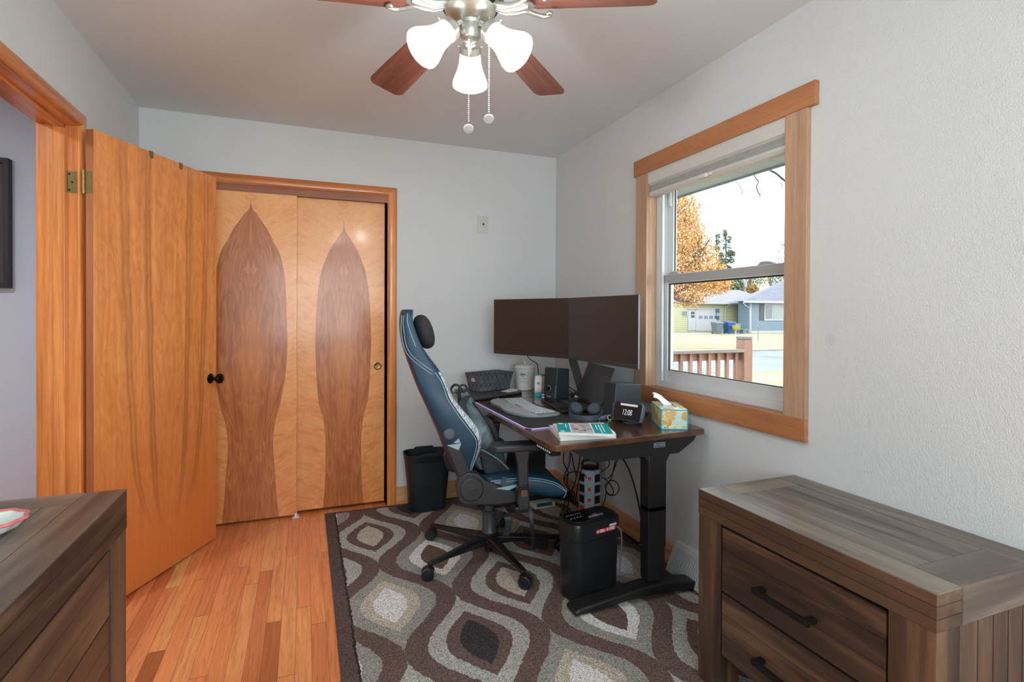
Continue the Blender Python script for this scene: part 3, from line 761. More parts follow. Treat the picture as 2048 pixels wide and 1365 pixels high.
for j in range(ny):
    for i in range(nx): b.face([rv[j][i], rv[j][i+1], rv[j+1][i+1], rv[j+1][i]])
# thin skirt to the floor
rim = [rv[0][i] for i in range(nx+1)]+[rv[j][nx] for j in range(1, ny+1)]+[rv[ny][i] for i in range(nx-1, -1, -1)]+[rv[j][0] for j in range(ny-1, 0, -1)]
low = [b.v((w.co.x, w.co.y, .0005)) for w in rim]
for i in range(len(rim)): b.face([rim[i], low[i], low[(i+1) % len(rim)], rim[(i+1) % len(rim)]])
rug = tag(b.build('area_rug', rug_mat(), sharp=80), 'shag area rug of grey, brown and cream nested ogee shapes under the desk', 'rug')
RZ = .0115

# ------------------------------------------------------------------ dark acacia furniture
def acacia(name, axis, d, m, l, rough=.42):
    return wood(name, d, m, l, axis, 13, .09, rough, .06, rnd=13, contrast=1.5)
AD, AM, AL = C(34, 24, 20), C(66, 48, 39), C(126, 96, 72)
TD, TM, TL = C(66, 57, 50), C(104, 93, 84), C(146, 133, 118)  # greyer, lighter tones: the sheen on the tops is put into the colour
A_y = acacia('acacia_level', 1, AD, AM, AL); A_z = acacia('acacia_upright', 2, AD, AM, AL); A_x = acacia('acacia_cross_sheen', 0, TD, TM, TL)
A_ty = acacia('acacia_top_sheen', 1, TD, TM, TL, .38)
M_gap = plain('dark_gap', C(20, 16, 14), .8)
M_iron = plain('dark_iron_pull', C(44, 44, 46), .35, .75)
def chest(x_back, x_front, y_far, y_near, top, name, label, cat, ndrw, topz, bottomz, drw, sgn=1, legw=.105):
    """front faces the room; sgn=+1: back at larger x (right wall), -1: back at smaller x"""
    th = thing(name, label, cat, ((x_back+x_front)/2, (y_far+y_near)/2, bottomz))
    s = 1 if x_back > x_front else -1
    xf, xb = x_front, x_back
    def bx(mb, xa, xb_, y0, y1, z0, z1, bev=0): mb.box(min(xa, xb_), max(xa, xb_), y0, y1, z0, z1, bev)
    tb = top-topz
    # top frame
    def top_part():
        g = .0016
        b = MB(); b.mat(M_gap); bx(b, xf+s*.004, xb-s*.002, y_near+.004, y_far-.004, tb+.002, top-.002)
        b.mat(A_ty); fw = .090
        # front rail built of three stacked boards, back rail
        for i in range(3):
            z0 = tb+topz*i/3+(.0006 if i else 0); z1 = tb+topz*(i+1)/3-.0006
            b.mat(A_y); bx(b, xf, xf+s*fw, y_near, y_far, z0, z1 if i < 2 else top-.003, .0012)
        b.mat(A_ty); bx(b, xf+s*.0004, xf+s*fw, y_near+.0004, y_far-.0004, top-.0032, top, .001)
        bx(b, xb-s*.085, xb, y_near, y_far, tb, top, .0012)
        b.mat(A_x)
        bx(b, xf+s*(fw+g), xb-s*(.085+g), y_near-.0, y_near+.103, tb, top, .0012)
        bx(b, xf+s*(fw+g), xb-s*(.085+g), y_far-.092, y_far+.0, tb, top, .0012)
        b.mat(A_ty); a0 = xf+s*(fw+g); a1 = xb-s*(.085+g); n = 4
        for i in range(n):
            p0 = a0+(a1-a0)*i/n; p1 = a0+(a1-a0)*(i+1)/n
            bx(b, p0+s*g*.5, p1-s*g*.5, y_near+.103+g, y_far-.092-g, tb+.01, top-.0008, .001)
        return b.build('top', A_ty, th, smooth=False)
    top_part()
    # case body
    b = MB(); b.mat(A_z)
    bx(b, xf+s*.012, xb-s*.004, y_near+.004, y_near+.03, bottomz+.11, tb); bx(b, xf+s*.012, xb-s*.004, y_far-.03, y_far-.004, bottomz+.11, tb)
    bx(b, xb-s*.02, xb-s*.004, y_near+.03, y_far-.03, bottomz+.11, tb)
    b.mat(M_gap); bx(b, xf+s*.03, xb-s*.02, y_near+.03, y_far-.03, bottomz+.12, tb-.002)
    for k in range(2, 7):   # groove lines of the side boards
        xx = xf+(xb-xf)*(.18+.13*k-.1); bx(b, xx, xx+.002, y_near+.0035, y_near+.005, bottomz+.12, tb)
    b.build('case', A_z, th, smooth=False)
    for ya, yb in ((y_near, y_near+legw), (y_far-legw, y_far)):
        for xa, xc_ in ((xf+s*.002, xf+s*.085), (xb-s*.09, xb-s*.004)):
            b = MB(); bx(b, xa, xc_, ya+.001, yb-.001, bottomz, tb-.0008, .0015); b.build('leg', A_z, th, smooth=False)
    for (z0, z1) in drw:
        y0, y1 = y_near+legw+.006, y_far-legw-.004
        b = MB(); n = 3
        b.mat(M_gap); bx(b, xf+s*.016, xf+s*.03, y0, y1, z0, z1)
        b.mat(A_y)
        for i in range(n):
            a = z0+(z1-z0)*i/n; c = z0+(z1-z0)*(i+1)/n
            bx(b, xf+s*.006, xf+s*.028, y0, y1, a+(.0006 if i else 0), c-.0006, .0012)
        d = b.build('drawer', A_y, th, smooth=False)
        zc = z0+(z1-z0)*.42; ym = (y0+y1)/2+(.01)
        hl_ = .085
        b = MB(); b.M = None
        for yy in (ym-hl_, ym+hl_):
            bx(b, xf-s*.026, xf+s*.006, yy-.010, yy+.010, zc-.007, zc+.007, .002)
        bx(b, xf-s*.034, xf-s*.022, ym-hl_-.012, ym+hl_+.012, zc-.010, zc+.008, .003)
        b.build('drawer_pull', M_iron, d, smooth=False)
    return th
chest(-.006, -.458, -2.088, -2.841, .671, 'nightstand', 'low dark acacia two drawer chest against the wall under the window corner', 'chest', 2, .086, RZ+.001, [(.358+.006, .574), (.150, .358)])
dz = chest(-2.600, -2.19, -1.860, -3.30, .80, 'dresser', 'dark acacia dresser with a top whose sheen is painted in at the bottom left, before the open door', 'dresser', 3, .105, .0005, [(.52, .682), (.345, .515), (.17, .34)], legw=.115)
# the small ceramic dish on the dresser
dd = at(0, 1078, 2, .80)
dish = thing('trinket_dish', 'small white dish with a pink scalloped rim on the dresser', 'dish', (dd.x-.038, dd.y+.035, .801), world=False)
b = MB(); prof = [(0, .002), (.03, .002), (.05, .012), (.062, .026)]
rings = []
for r_, z_ in [(0.001, 0), (.034, 0), (.052, .010), (.066, .027), (.063, .029), (.050, .014), (.03, .005), (.001, .004)]:
    rings.append([(r_*(1+.04*math.cos(10*2*PI*k/60)*(r_ > .05))*math.cos(2*PI*k/60), r_*(1+.04*math.cos(10*2*PI*k/60)*(r_ > .05))*math.sin(2*PI*k/60), z_) for k in range(60)])
b.loft(rings, cap=True); b.build('bowl', plain('glazed_white', C(214, 222, 218), .2), dish)
b = MB(); b.tube([(.0655*(1+.04*math.cos(10*2*PI*k/60))*math.cos(2*PI*k/60), .0655*(1+.04*math.cos(10*2*PI*k/60))*math.sin(2*PI*k/60), .028) for k in range(60)], .0042, 8, closed=True)
b.build('rim', plain('pink_glaze', C(206, 110, 110), .35), dish)

# ------------------------------------------------------------------ standing desk
M_blk = plain('powder_black', C(34, 34, 36), .42, .2, bump=.15, scale=120)
M_plblk = plain('black_plastic', C(30, 31, 33), .38, bump=.1, scale=150)
M_plblk2 = plain('satin_black', C(22, 23, 25), .25)
DZT = .757
desk = thing('standing_desk', 'dark walnut topped height adjustable desk with black steel legs in the corner', 'desk', (-.42, -.9, RZ))
walnut = wood('walnut_top', C(58, 38, 28), C(86, 58, 42), C(122, 86, 60), 1, 11, .16, .22, .35, rnd=3, contrast=.8)
def cornerpoly(P, r, n=5):
    out = []
    N = len(P)
    for i in range(N):
        a, b_, c = Vector(P[i-1]), Vector(P[i]), Vector(P[(i+1) % N])
        u1 = (a-b_).normalized(); u2 = (c-b_).normalized(); p1 = b_+u1*r; p2 = b_+u2*r
        for k in range(n+1):
            t = k/n; q = p1*(1-t)**2+b_*2*t*(1-t)+p2*t*t; out.append((q.x, q.y))
    return out
TP = [(-.826, -1.688), (-.026, -1.642), (-.026, -.118), (-.826, -.124)]
b = MB(); b.prism(cornerpoly(TP, .035), 'xy', DZT-.026, DZT); b.build('desktop', walnut, desk, bevel=.004, bseg=3, sharp=50)
MB().box(-.80, -.06, -.379, -.3765, DZT-.002, DZT+.0003).build('panel_seam', M_gap, desk, smooth=False)
def side_frame(y, near):
    # bracket plate under the top
    b = MB()
    b.prism([(-.70, .731), (-.70, .705), (-.60, .650), (-.16, .650), (-.075, .700), (-.055, .731)], 'xz', y-.030, y+.030)
    b.build('side_bracket', M_blk, desk, bevel=.003)
    b = MB(); b.box(-.322, -.228, y-.030, y+.035, .40, .652, 0); b.prism([(-.345, .652), (-.322, .615), (-.228, .615), (-.205, .652)], 'xz', y-.028, y+.03); up = b.build('leg_outer', M_blk, desk, bevel=.002)
    b = MB(); b.box(-.322, -.228, y-.030, y+.035, .235, .42); b.box(-.3195, -.2305, y-.0275, y+.0325, .09, .24)
    b.build('leg_inner', M_blk, desk, bevel=.002)
    b = MB(); pr = []
    b.prism([(-.69, RZ+.004), (-.69, RZ+.022), (-.665, RZ+.032), (-.34, RZ+.064), (-.21, RZ+.064), (-.05, RZ+.036), (-.022, RZ+.026), (-.022, RZ+.004), (-.08, RZ+.004), (-.20, RZ+.022), (-.45, RZ+.018), (-.62, RZ+.004)], 'xz', y-.040, y+.045)
    b.M = None
    b.build('foot', M_blk, desk, bevel=.008, bseg=3)
side_frame(-1.582, True); side_frame(-.30, False)
MB().box(-.34, -.20, -1.55, -.33, .668, .705).build('cross_rail', M_blk, desk, bevel=.002)
# maker's plate on the near bracket
pl0 = at(1319, 890.5, 1, -1.613)
b = MB(); b.M = Matrix.Translation((pl0.x, -1.6125, pl0.z)) @ Matrix.Rotation(PI/2, 4, 'X')
b.prism(rr2(.0600, .0205, .003), 'xy', 0, .0012)
M_lbl = plain('plate_silver', C(196, 204, 212), .35); M_lblD = plain('plate_navy', C(36, 44, 58), .4)
pl = b.build('name_plate', M_lbl, desk)
b = MB(); b.M = Matrix.Translation((pl0.x, -1.6137, pl0.z)) @ Matrix.Rotation(PI/2, 4, 'X'); b.prism(rr2(.0568, .0175, .002), 'xy', 0, .0002); b.build('plate_field', M_lblD, pl)
text_part('VELETDESK', 'plate_lettering', M_lbl, Matrix.Translation((pl0.x, -1.6141, pl0.z)) @ Matrix.Rotation(PI/2, 4, 'X') @ Matrix.Diagonal((.88, 1, 1, 1)), .0125, pl)
# keypad
kp = MB(); M = Matrix.Translation((-.803, -1.572, .716)); kp.M = M
kp.prism([(-.012, .014), (-.017, .006), (-.014, -.012), (.03, -.012), (.03, .014)], 'xz', -.075, .075)
kpo = kp.build('control_panel', M_plblk2, desk, bevel=.003)
M_w = plain('white_marks', C(235, 235, 235), .5)
for i in range(7):
    MB().box(-.803-.0178, -.803-.0155, -1.640+i*.0195, -1.632+i*.0195, .7165, .7235).build('panel_button', M_w, kpo, smooth=False)

# desk mat with glowing edge
mat_poly = cornerpoly([(-.806, -1.385), (-.50, -1.365), (-.50, -.60), (-.806, -.60)][::-1], .03)
dm = thing('desk_mat', 'black desk mat with a glowing violet edge along the walnut desktop', 'desk mat', (-.62, -.98, DZT), world=True)
b = MB(); b.prism(mat_poly, 'xy', DZT+.0004, DZT+.0038); b.build('mat', plain('mat_cloth', C(44, 40, 40), .8, bump=.3, scale=300), dm)
tE = NT('led_edge'); tE.b.inputs['Emission Color'].default_value = (.50, .42, 1, 1); tE.b.inputs['Emission Strength'].default_value = .6
M_led = tE.done(tE.ramp(tE.noise(tE.tc(), 8, 1), [(0, C(190, 180, 255)), (1, C(210, 205, 255))]), .4)
b = MB(); b.tube([(-.8065, -.60, DZT+.0028), (-.8065, -1.0, DZT+.0028), (-.8065, -1.345, DZT+.0028), (-.800, -1.370, DZT+.0028), (-.785, -1.383, DZT+.0028), (-.76, -1.384, DZT+.0028), (-.50, -1.366, DZT+.0028)], .0018, 8); b.build('light_edge', M_led, dm)
MZ = DZT+.0040

# ergonomic keyboard
kb = thing('keyboard', 'pale grey curved ergonomic keyboard with a palm rest on the desk mat', 'keyboard', (-.62, -.9, MZ))
M_key = plain('keyboard_grey', C(122, 130, 134), .55, scale=160); M_key2 = plain('key_grey', C(184, 193, 198), .5); M_palm = plain('palm_rest', C(160, 165, 168), .8, bump=.3, scale=260)
u0 = Vector((-.738, -.70)); # outline from unprojected corners
Okb = [(-.500, -.640), (-.585, -.600), (-.665, -.606), (-.735, -.665), (-.758, -.75), (-.752, -.86), (-.765, -.96), (-.755, -1.04), (-.715, -1.135), (-.64, -1.168), (-.535, -1.150), (-.520, -1.08), (-.545, -.93), (-.535, -.80), (-.485, -.70)]
Okb2 = [tuple(p)[:2] for p in catmull([Vector((*p, 0)) for p in Okb], 4, True)]
b = MB(); b.prism([(p[0], p[1]) for p in Okb2], 'xy', MZ+.0005, MZ+.013); b.build('base', M_key, kb, bevel=.003)
b = MB()
pr_ = [p for p in Okb2 if p[0] < -.66]; pr_ = [(p[0], p[1]) for p in Okb2 if p[0] < -.655]
pr_.append((-.662, pr_[-1][1])); b.prism(pr_, 'xy', MZ+.013, MZ+.0165); b.build('palm_rest', M_palm, kb, bevel=.002)
for r_ in range(5):
    for c_ in range(15):
        yy = -.655-c_*.0315; 
        xx = -.55-r_*.0225+.018*math.sin((c_-1)/13*PI)*-1
        if xx < -.655 or yy < -1.13: continue
        k_ = MB(); k_.rbox(xx-.0095, xx+.0095, yy-.0135, yy+.0135, MZ+.013, MZ+.0175, .0015); k_.build('key', M_key2, kb, smooth=False)

# laptop, open
lp = thing('laptop', 'open black laptop with a dark screen under the monitors', 'laptop', (-.3, -.8, DZT))
L0, L1, L2 = Vector((-.455, -1.105, 0)), Vector((-.205, -1.015, 0)), Vector((-.135, -.62, 0))
ly = Vector((.16, .987, 0)).normalized(); lx = Vector((-ly.y, ly.x, 0))   # lx toward the user (-x)
hinge_n = Vector((-.275, -1.115, DZT)); LW = .40; LD = .215
def LP(a, d, z): return hinge_n+ly*a+lx*d+Vector((0, 0, z))
b = MB(); b.loft([[LP(0, 0, .002), LP(LW, 0, .002), LP(LW, LD, .002), LP(0, LD, .002)], [LP(0, 0, .017), LP(LW, 0, .017), LP(LW, LD, .013), LP(0, LD, .013)]])
b.build('base', M_plblk2, lp, bevel=.003)
M_kl = plain('laptop_key', C(40, 41, 44), .4)
for r_ in range(6):
    for c_ in range(15):
        a0_ = .025+c_*.0208; d0 = .020+r_*.0175
        b = MB(); z0_ = .0168-.004*d0/LD
        b.loft([[LP(a0_, d0, z0_), LP(a0_+.018, d0, z0_), LP(a0_+.018, d0+.0148, z0_-.0003), LP(a0_, d0+.0148, z0_-.0003)], [LP(a0_+.001, d0+.001, z0_+.0016), LP(a0_+.017, d0+.001, z0_+.0016), LP(a0_+.017, d0+.0138, z0_+.0014), LP(a0_+.001, d0+.0138, z0_+.0014)]])
        b.build('key', M_kl, lp, smooth=False)
b = MB(); b.loft([[LP(.12, .135, .0142), LP(.24, .135, .0142), LP(.24, .205, .0131), LP(.12, .205, .0131)], [LP(.12, .135, .0150), LP(.24, .135, .0150), LP(.24, .205, .0138), LP(.12, .205, .0138)]]); b.build('touchpad', plain('touchpad', C(52, 52, 54), .3), lp, smooth=False)
tl = R_(20)
def LS(a, h, t): return hinge_n+ly*a-lx*(math.sin(tl)*h+math.cos(tl)*t)+Vector((0, 0, .014+math.cos(tl)*h-math.sin(tl)*t))
b = MB(); b.loft([[LS(0, 0, 0), LS(LW, 0, 0), LS(LW, 0, .006), LS(0, 0, .006)], [LS(0, .232, 0), LS(LW, .232, 0), LS(LW, .232, .006), LS(0, .232, .006)]])
lid = b.build('lid', plain('lid_edge', C(58, 58, 60), .35, .3), lp, bevel=.002)
b = MB(); b.loft([[LS(.008, .016, -.0004), LS(LW-.008, .016, -.0004), LS(LW-.008, .016, 0), LS(.008, .016, 0)], [LS(.008, .224, -.0004), LS(LW-.008, .224, -.0004), LS(LW-.008, .224, 0), LS(.008, .224, 0)]])
b.build('screen', plain('laptop_screen', C(50, 49, 51), .45, spec=.9), lid, smooth=False)

# closed laptop at the back left, with the basket on it
cl = thing('closed_laptop', 'closed black laptop lying flat on the desk under the woven basket', 'laptop', (-.6, -.33, DZT))
CLp = [(-.835, -.60), (-.425, -.40), (-.50, -.15), (-.815, -.145)]
b = MB(); b.prism(cornerpoly(CLp, .02), 'xy', DZT+.001, DZT+.010); b.build('base', M_plblk2, cl, bevel=.002)
b = MB(); b.prism(cornerpoly(CLp, .02), 'xy', DZT+.0105, DZT+.019); b.build('lid', plain('lid_matt', C(60, 60, 62), .5, scale=100), cl, bevel=.002)
CT = DZT+.0195

# woven basket
def weave_mat():
    t = NT('woven_paper'); v = t.tc(); x, y, z = t.sep(v)
    hx = (x*52.0)+(y*52.0); a = hx.floor(); bz = (z*40.0).floor()
    par = (a+bz).mod(2.0)
    rn = E(t, t.white(t.comb(a, bz, 2.0)))
    st = t.noise(t.mapv(v, (3, 3, 1)), 120, 3)
    c = t.mix(par, C(62, 66, 72), C(88, 94, 100)); c = t.mix(rn*.5, c, C(110, 116, 122))
    c = t.mix(.6, c, t.ramp(st, [(.3, (.6, .6, .6)), (.7, (1.2, 1.2, 1.2))]), 'MULTIPLY')
    fx = (hx-a-.5).abs(); fz = (z*40.0-bz-.5).abs()
    t.bump(par*.6-(fx.max(fz))*1.2, .9, .004)
    return t.done(c, .6)
M_weave = weave_mat()
bk = thing('storage_basket', 'open dark grey woven basket standing on the closed laptop by the wall', 'basket', (-.62, -.2, CT), R_(0), world=False)
# local frame from its base corners
B0 = at(962, 786, 2, CT); B1 = at(1033, 777, 2, CT); B0.z = B1.z = CT
bxv = (B1-B0); BL = .285; bxv = bxv.normalized(); byv = Vector((-bxv.y, bxv.x, 0))
bk.location = B0+bxv*BL/2+byv*.085; bk.rotation_euler = (0, 0, math.atan2(bxv.y, bxv.x))
def rrect3(w, d, r, z): return [(p[0], p[1], z) for p in rr2(w, d, r, 3)]
b = MB()
H_ = .112
b.loft([rrect3(BL-.03, .135, .012, .002), rrect3(BL-.015, .152, .012, H_*.5), rrect3(BL+.005, .172, .012, H_), rrect3(BL-.003, .164, .012, H_), rrect3(BL-.022, .144, .012, H_*.5), rrect3(BL-.037, .128, .012, .006)], cap=True)
b.build('basket_wall', M_weave, bk)
b = MB(); b.tube(rrect3(BL+.004, .171, .012, H_), .003, 8, closed=True); b.build('rim', plain('rim_cord', C(64, 68, 74), .5), bk)
for s in (-1, 1):
    b = MB(); xx = s*(BL/2-.001)
    b.box(xx-.0075 if s > 0 else xx-.001, xx+.001 if s > 0 else xx+.0075, -.016, .016, .062, .084, .002); b.build('handle_slot', plain('slot_light', C(176, 176, 170), .7), bk)
# folded white paper beside the basket
nk = at(1017, 784, 2, CT)
b = MB(); b.M = Matrix.Translation((nk.x+.01, nk.y+.02, CT)) @ Matrix.Rotation(.5, 4, 'Z')
b.loft([[(-.05, -.03, .0), (.05, -.035, .0), (.055, .02, .0), (-.045, .03, .0)], [(-.05, -.03, .001), (.05, -.035, .012), (.055, .02, .012), (-.045, .03, .002)]])
tag(b.build('folded_paper', plain('paper_white', C(206, 206, 204), .8)), 'crumpled white paper slip beside the basket on the closed laptop', 'paper')

# white canister
cb = at(1055, 782, 2, DZT)
cn = thing('lidded_canister', 'white enamel canister with a knobbed lid behind the left speaker', 'canister', (cb.x, cb.y+.05, DZT), world=False)
M_en = plain('white_enamel', C(216, 218, 214), .22, var=.02); M_ink = plain('dark_print', C(70, 72, 74), .5)
MB().lathe([(0, .001), (.052, .001), (.056, .006), (.062, .06), (.069, .134), (.0705, .138), (.0705, .142), (.066, .142), (.06, .08), (.052, .008), (0, .006)], seg=40).build('body', M_en, cn)
MB().lathe([(.066, .1425), (.0715, .1425), (.072, .156), (.0715, .160), (.066, .162), (.060, .170), (.03, .178), (.0, .180)], seg=40).build('lid', M_en, cn)
MB().tube([(.0712*math.cos(2*PI*k/40), .0712*math.sin(2*PI*k/40), .150) for k in range(40)], .0022, 6, closed=True).build('lid_band', plain('band_grey', C(150, 152, 150), .3), cn)
MB().lathe([(.0, .1795), (.006, .1795), (.006, .186), (.011, .190), (.011, .197), (.006, .200), (0, .200)], seg=20).build('lid_knob', M_en, cn)
aim = math.atan2(CAM.y-cn.location.y, CAM.x-cn.location.x)-.22
b = MB()
for z_, h_, w_ in ((.118, .003, .014), (.109, .006, .042), (.101, .0025, .026), (.084, .0012, .040), (.062, .0012, .040)):
    rr_ = .0625+(z_-.06)*.0875
    n = 6
    for i in range(n):
        a0_ = aim+(-w_/2+w_*i/n)/rr_; a1_ = aim+(-w_/2+w_*(i+1)/n)/rr_
        b.loft([[((rr_+k)*math.cos(a_), (rr_+k)*math.sin(a_), z_+q) for k, q in ((0, 0), (.0006, 0), (.0006, h_), (0, h_))] for a_ in (a0_, a1_)])
b.build('printed_label', M_ink, cn, smooth=False)

# small boxes by the speaker
M_teal = plain('teal_print', C(0, 168, 172), .4); M_cart = plain('carton_white', C(226, 216, 222), .5); M_pink = plain('pink_print', C(236, 190, 190), .5)
def small_box(name, label, cat, px, py, w, d, h, rz, bands, m, top=None):
    p = at(px, py, 2, DZT)
    th = thing(name, label, cat, (p.x, p.y, DZT), rz, world=False)
    MB().box(-w/2, w/2, -d/2, d/2, .0008, h, .001).build('carton', m, th)
    for z0, z1, mm, x0_, x1_ in bands:
        MB().box(-w/2+w*x0_-.0003, -w/2+w*x1_+.0003, -d/2-.0004, d/2+.0004, h*z0, h*z1).build('print_panel', mm, th, smooth=False)
    if top: top(th)
    return th
def flap(th):
    b = MB(); b.loft([[(-.022, -.012, .111), (.022, -.012, .111), (.022, .012, .111), (-.022, .012, .111)], [(-.018, -.001, .128), (.018, -.001, .128), (.018, .001, .128), (-.018, .001, .128)]]); b.build('top_flap', M_cart, th)
small_box('lotion_carton', 'white and teal upright carton just left of the left speaker', 'carton', 1076, 792, .044, .026, .111, R_(-18), [(0, .22, M_teal, 0, 1), (.24, .34, M_pink, 0, 1), (.66, .80, M_teal, .32, .68)], M_cart, flap)
small_box('teal_carton', 'teal topped cream carton half hidden behind the left speaker', 'carton', 1091, 783, .055, .03, .118, R_(10), [(.88, 1.0, M_teal, 0, 1), (.5, .62, M_teal, .5, 1)], plain('carton_cream', C(222, 200, 160), .5))
lb = at(1086, 799, 2, DZT)
th = thing('lip_balm', 'slim purple and white tube standing against the left speaker', 'tube', (lb.x, lb.y, DZT), world=False)
MB().lathe([(0, .0008), (.008, .0008), (.008, .044), (0, .044)], seg=18).build('tube_body', plain('purple_print', C(74, 58, 84), .4), th)
MB().lathe([(0, .044), (.0078, .044), (.0078, .060), (0, .061)], seg=18).build('cap', plain('tube_cap', C(90, 60, 110), .35), th)
for z_ in (.010, .026): MB().lathe([(.0082, z_), (.0084, z_), (.0084, z_+.006), (.0082, z_+.006)], seg=18).build('label_band', M_w, th)

# speakers
M_spk = plain('speaker_black', C(48, 56, 62), .45, bump=.1, scale=180); M_cloth = plain('speaker_cloth', C(40, 44, 46), .8, bump=.5, scale=500)
def speaker(label, loc, rz, knob, w=.098, d=.125, h=.200):
    th = thing('desktop_speaker', label, 'speaker', loc, rz, world=False, group=None)   # front is local -y
    b = MB(); b.prism([(-d/2, .001), (d/2, .001), (d/2, h-.012), (-d/2+.014, h)], 'yz', -w/2, w/2); b.build('cabinet', M_spk, th, bevel=.004, bseg=3)
    b = MB(); lean = .014/h
    def F(x_, z_, o=0): return (x_, -d/2+lean*z_-o, z_)
    b.loft([[F(-w/2+.004, .045, .0005), F(w/2-.010, .045, .0005), F(w/2-.010, .045, .0035), F(-w/2+.004, .045, .0035)], [F(-w/2+.004, h-.006, .0005), F(w/2-.010, h-.006, .0005), F(w/2-.010, h-.006, .0035), F(-w/2+.004, h-.006, .0035)]])
    b.build('grille', M_cloth, th, bevel=.001)
    b = MB(); b.loft([[F(w/2-.009, .006, .0), F(w/2-.003, .006, .0), F(w/2-.003, .006, .003), F(w/2-.009, .006, .003)], [F(w/2-.009, .086, .0), F(w/2-.003, .086, .0), F(w/2-.003, .086, .003), F(w/2-.009, .086, .003)]]); b.build('side_bar', plain('speaker_bar', C(120, 128, 132), .3, .4), th)
    if knob:
        MB().lathe([(.0, .014), (.010, .013), (.0115, .002), (.0115, 0)], F(-.008, .066, .003), (0, -1, 0), 24).build('volume_knob', M_plblk2, th)
        b = MB(); c0_ = Vector(F(-.008, .066, .0045)); b.tube([c0_+Vector((.0165*math.cos(a_), 0, .0165*math.sin(a_))) for a_ in [R_(-70+q*18) for q in range(12)]], .0011, 6); b.build('knob_ring', plain('ring_light', C(210, 216, 218), .3, .4), th)
    b = MB(); b.loft([[F(-.022, .016, .003), F(.010, .016, .003), F(.010, .016, .0036), F(-.022, .016, .0036)], [F(-.022, .020, .003), F(.010, .020, .003), F(.010, .020, .0036), F(-.022, .020, .0036)]]); b.build('badge', plain('badge_light', C(180, 184, 186), .4), th)
    return th
s1 = at(1100, 800.5, 2, DZT)
speaker('black desktop speaker with a round volume knob, left of the open laptop', (-.284, -.604, DZT), R_(-64), True, .098, .135, .193)
s2 = at(1222, 837, 2, DZT)
speaker('dark desktop speaker seen from its side, behind the smart clock', (-.255, -1.290, DZT), R_(-88), False, .098, .165, .184)

# smart clock
ek = at(1262, 838, 2, DZT)
sc = thing('smart_clock', 'small charcoal smart display showing 12:08 in front of the right speaker', 'clock', (-.292, -1.418, DZT), R_(-66), world=False)
b = MB(); M_fab = plain('charcoal_fabric', C(100, 110, 122), .85, bump=.6, scale=400)
def sring(y_, w_, h_, zc, r_=.012): return [(p[0], y_, zc+p[1]) for p in rr2(w_, h_, r_, 4)]
def ts(p):  # lean the whole body back about the x axis
    y_, z_ = p[1], p[2]-.012; a_ = R_(-20)
    return (p[0], y_*math.cos(a_)-z_*math.sin(a_), y_*math.sin(a_)+z_*math.cos(a_)+.012)
b.loft([[ts(p) for p in sring(y_, w_, h_, z_)] for y_, w_, h_, z_ in ((-.034, .144, .084, .052), (-.028, .148, .088, .052), (-.006, .146, .082, .050), (.024, .118, .056, .038), (.040, .088, .036, .028))])
b.build('fabric_body', M_fab, sc, sharp=60)
b = MB(); b.loft([[ts(p) for p in sring(-.0375, .140, .080, .052, .008)], [ts(p) for p in sring(-.034, .143, .083, .052, .008)]]); scr = b.build('display', plain('display_black', C(26, 28, 32), .15), sc)
tD = NT('display_digits'); tD.b.inputs['Emission Color'].default_value = (.8, .84, .9, 1); tD.b.inputs['Emission Strength'].default_value = .42; M_dig = tD.done((.3, .3, .32), .5)
Mtx = Matrix.Translation(ts((.0, -.0385, .044))) @ Matrix.Rotation(PI/2-R_(20), 4, 'X')
text_part('12:08', 'clock_digits', M_dig, Mtx @ Matrix.Diagonal((.8, 1.25, 1, 1)), .031, scr, .0002)
tq = NT('display_window'); tq.b.inputs['Emission Color'].default_value = (.6, .62, .6, 1); tq.b.inputs['Emission Strength'].default_value = .35
b = MB(); b.loft([[ts((x_, -.0382, z_)) for x_, z_ in ((-.044, .076), (.05, .076), (.05, .086), (-.044, .086))], [ts((x_, -.0376, z_)) for x_, z_ in ((-.044, .076), (.05, .076), (.05, .086), (-.044, .086))]]); b.build('status_strip', tq.done((.5, .5, .5), .5), scr, smooth=False)
b = MB(); b.lathe([(0, .001), (.040, .001), (.044, .004), (.036, .007), (.018, .010), (.018, .018)], (0, .012, 0), (0, 0, 1), 32); b.build('stand', plain('stand_silver', C(150, 154, 158), .25, .8), sc)

# headphones
hp_ = at(1170, 836, 2, DZT)
hd_ = thing('headphones', 'dark grey over ear headphones lying behind the teal books', 'headphones', (hp_.x, hp_.y, DZT), R_(-30), world=False)
M_hp = plain('headphone_grey', C(70, 80, 92), .4); M_pad = plain('ear_pad', C(44, 48, 54), .7)
b = MB(); pts = [(-.072+.0, .028, .020), (-.078, -.0, .016), (-.070, -.040, .014), (-.038, -.072, .013), (0, -.082, .013), (.038, -.072, .013), (.070, -.040, .014), (.078, 0, .016), (.072, .028, .020)]
b.strip(catmull([Vector(p) for p in pts], 5), .024, .008, (0, 0, 1)); b.build('headband', M_hp, hd_, sharp=50)
for s in (-1, 1):
    cx_, cy_ = s*.048, .038
    ax_ = Vector((s*-.35, -.62, .70)).normalized()
    MB().lathe([(0, -.022), (.026, -.020), (.034, -.010), (.035, .004), (.0, .004)], (cx_, cy_, .036), ax_*-1, 28).build('ear_cup', M_hp, hd_)
    MB().lathe([(.012, .0), (.034, .0), (.038, .007), (.034, .016), (.024, .019), (.016, .012), (.0, .009)], (cx_, cy_, .036), ax_, 28).build('ear_pad', M_pad, hd_)

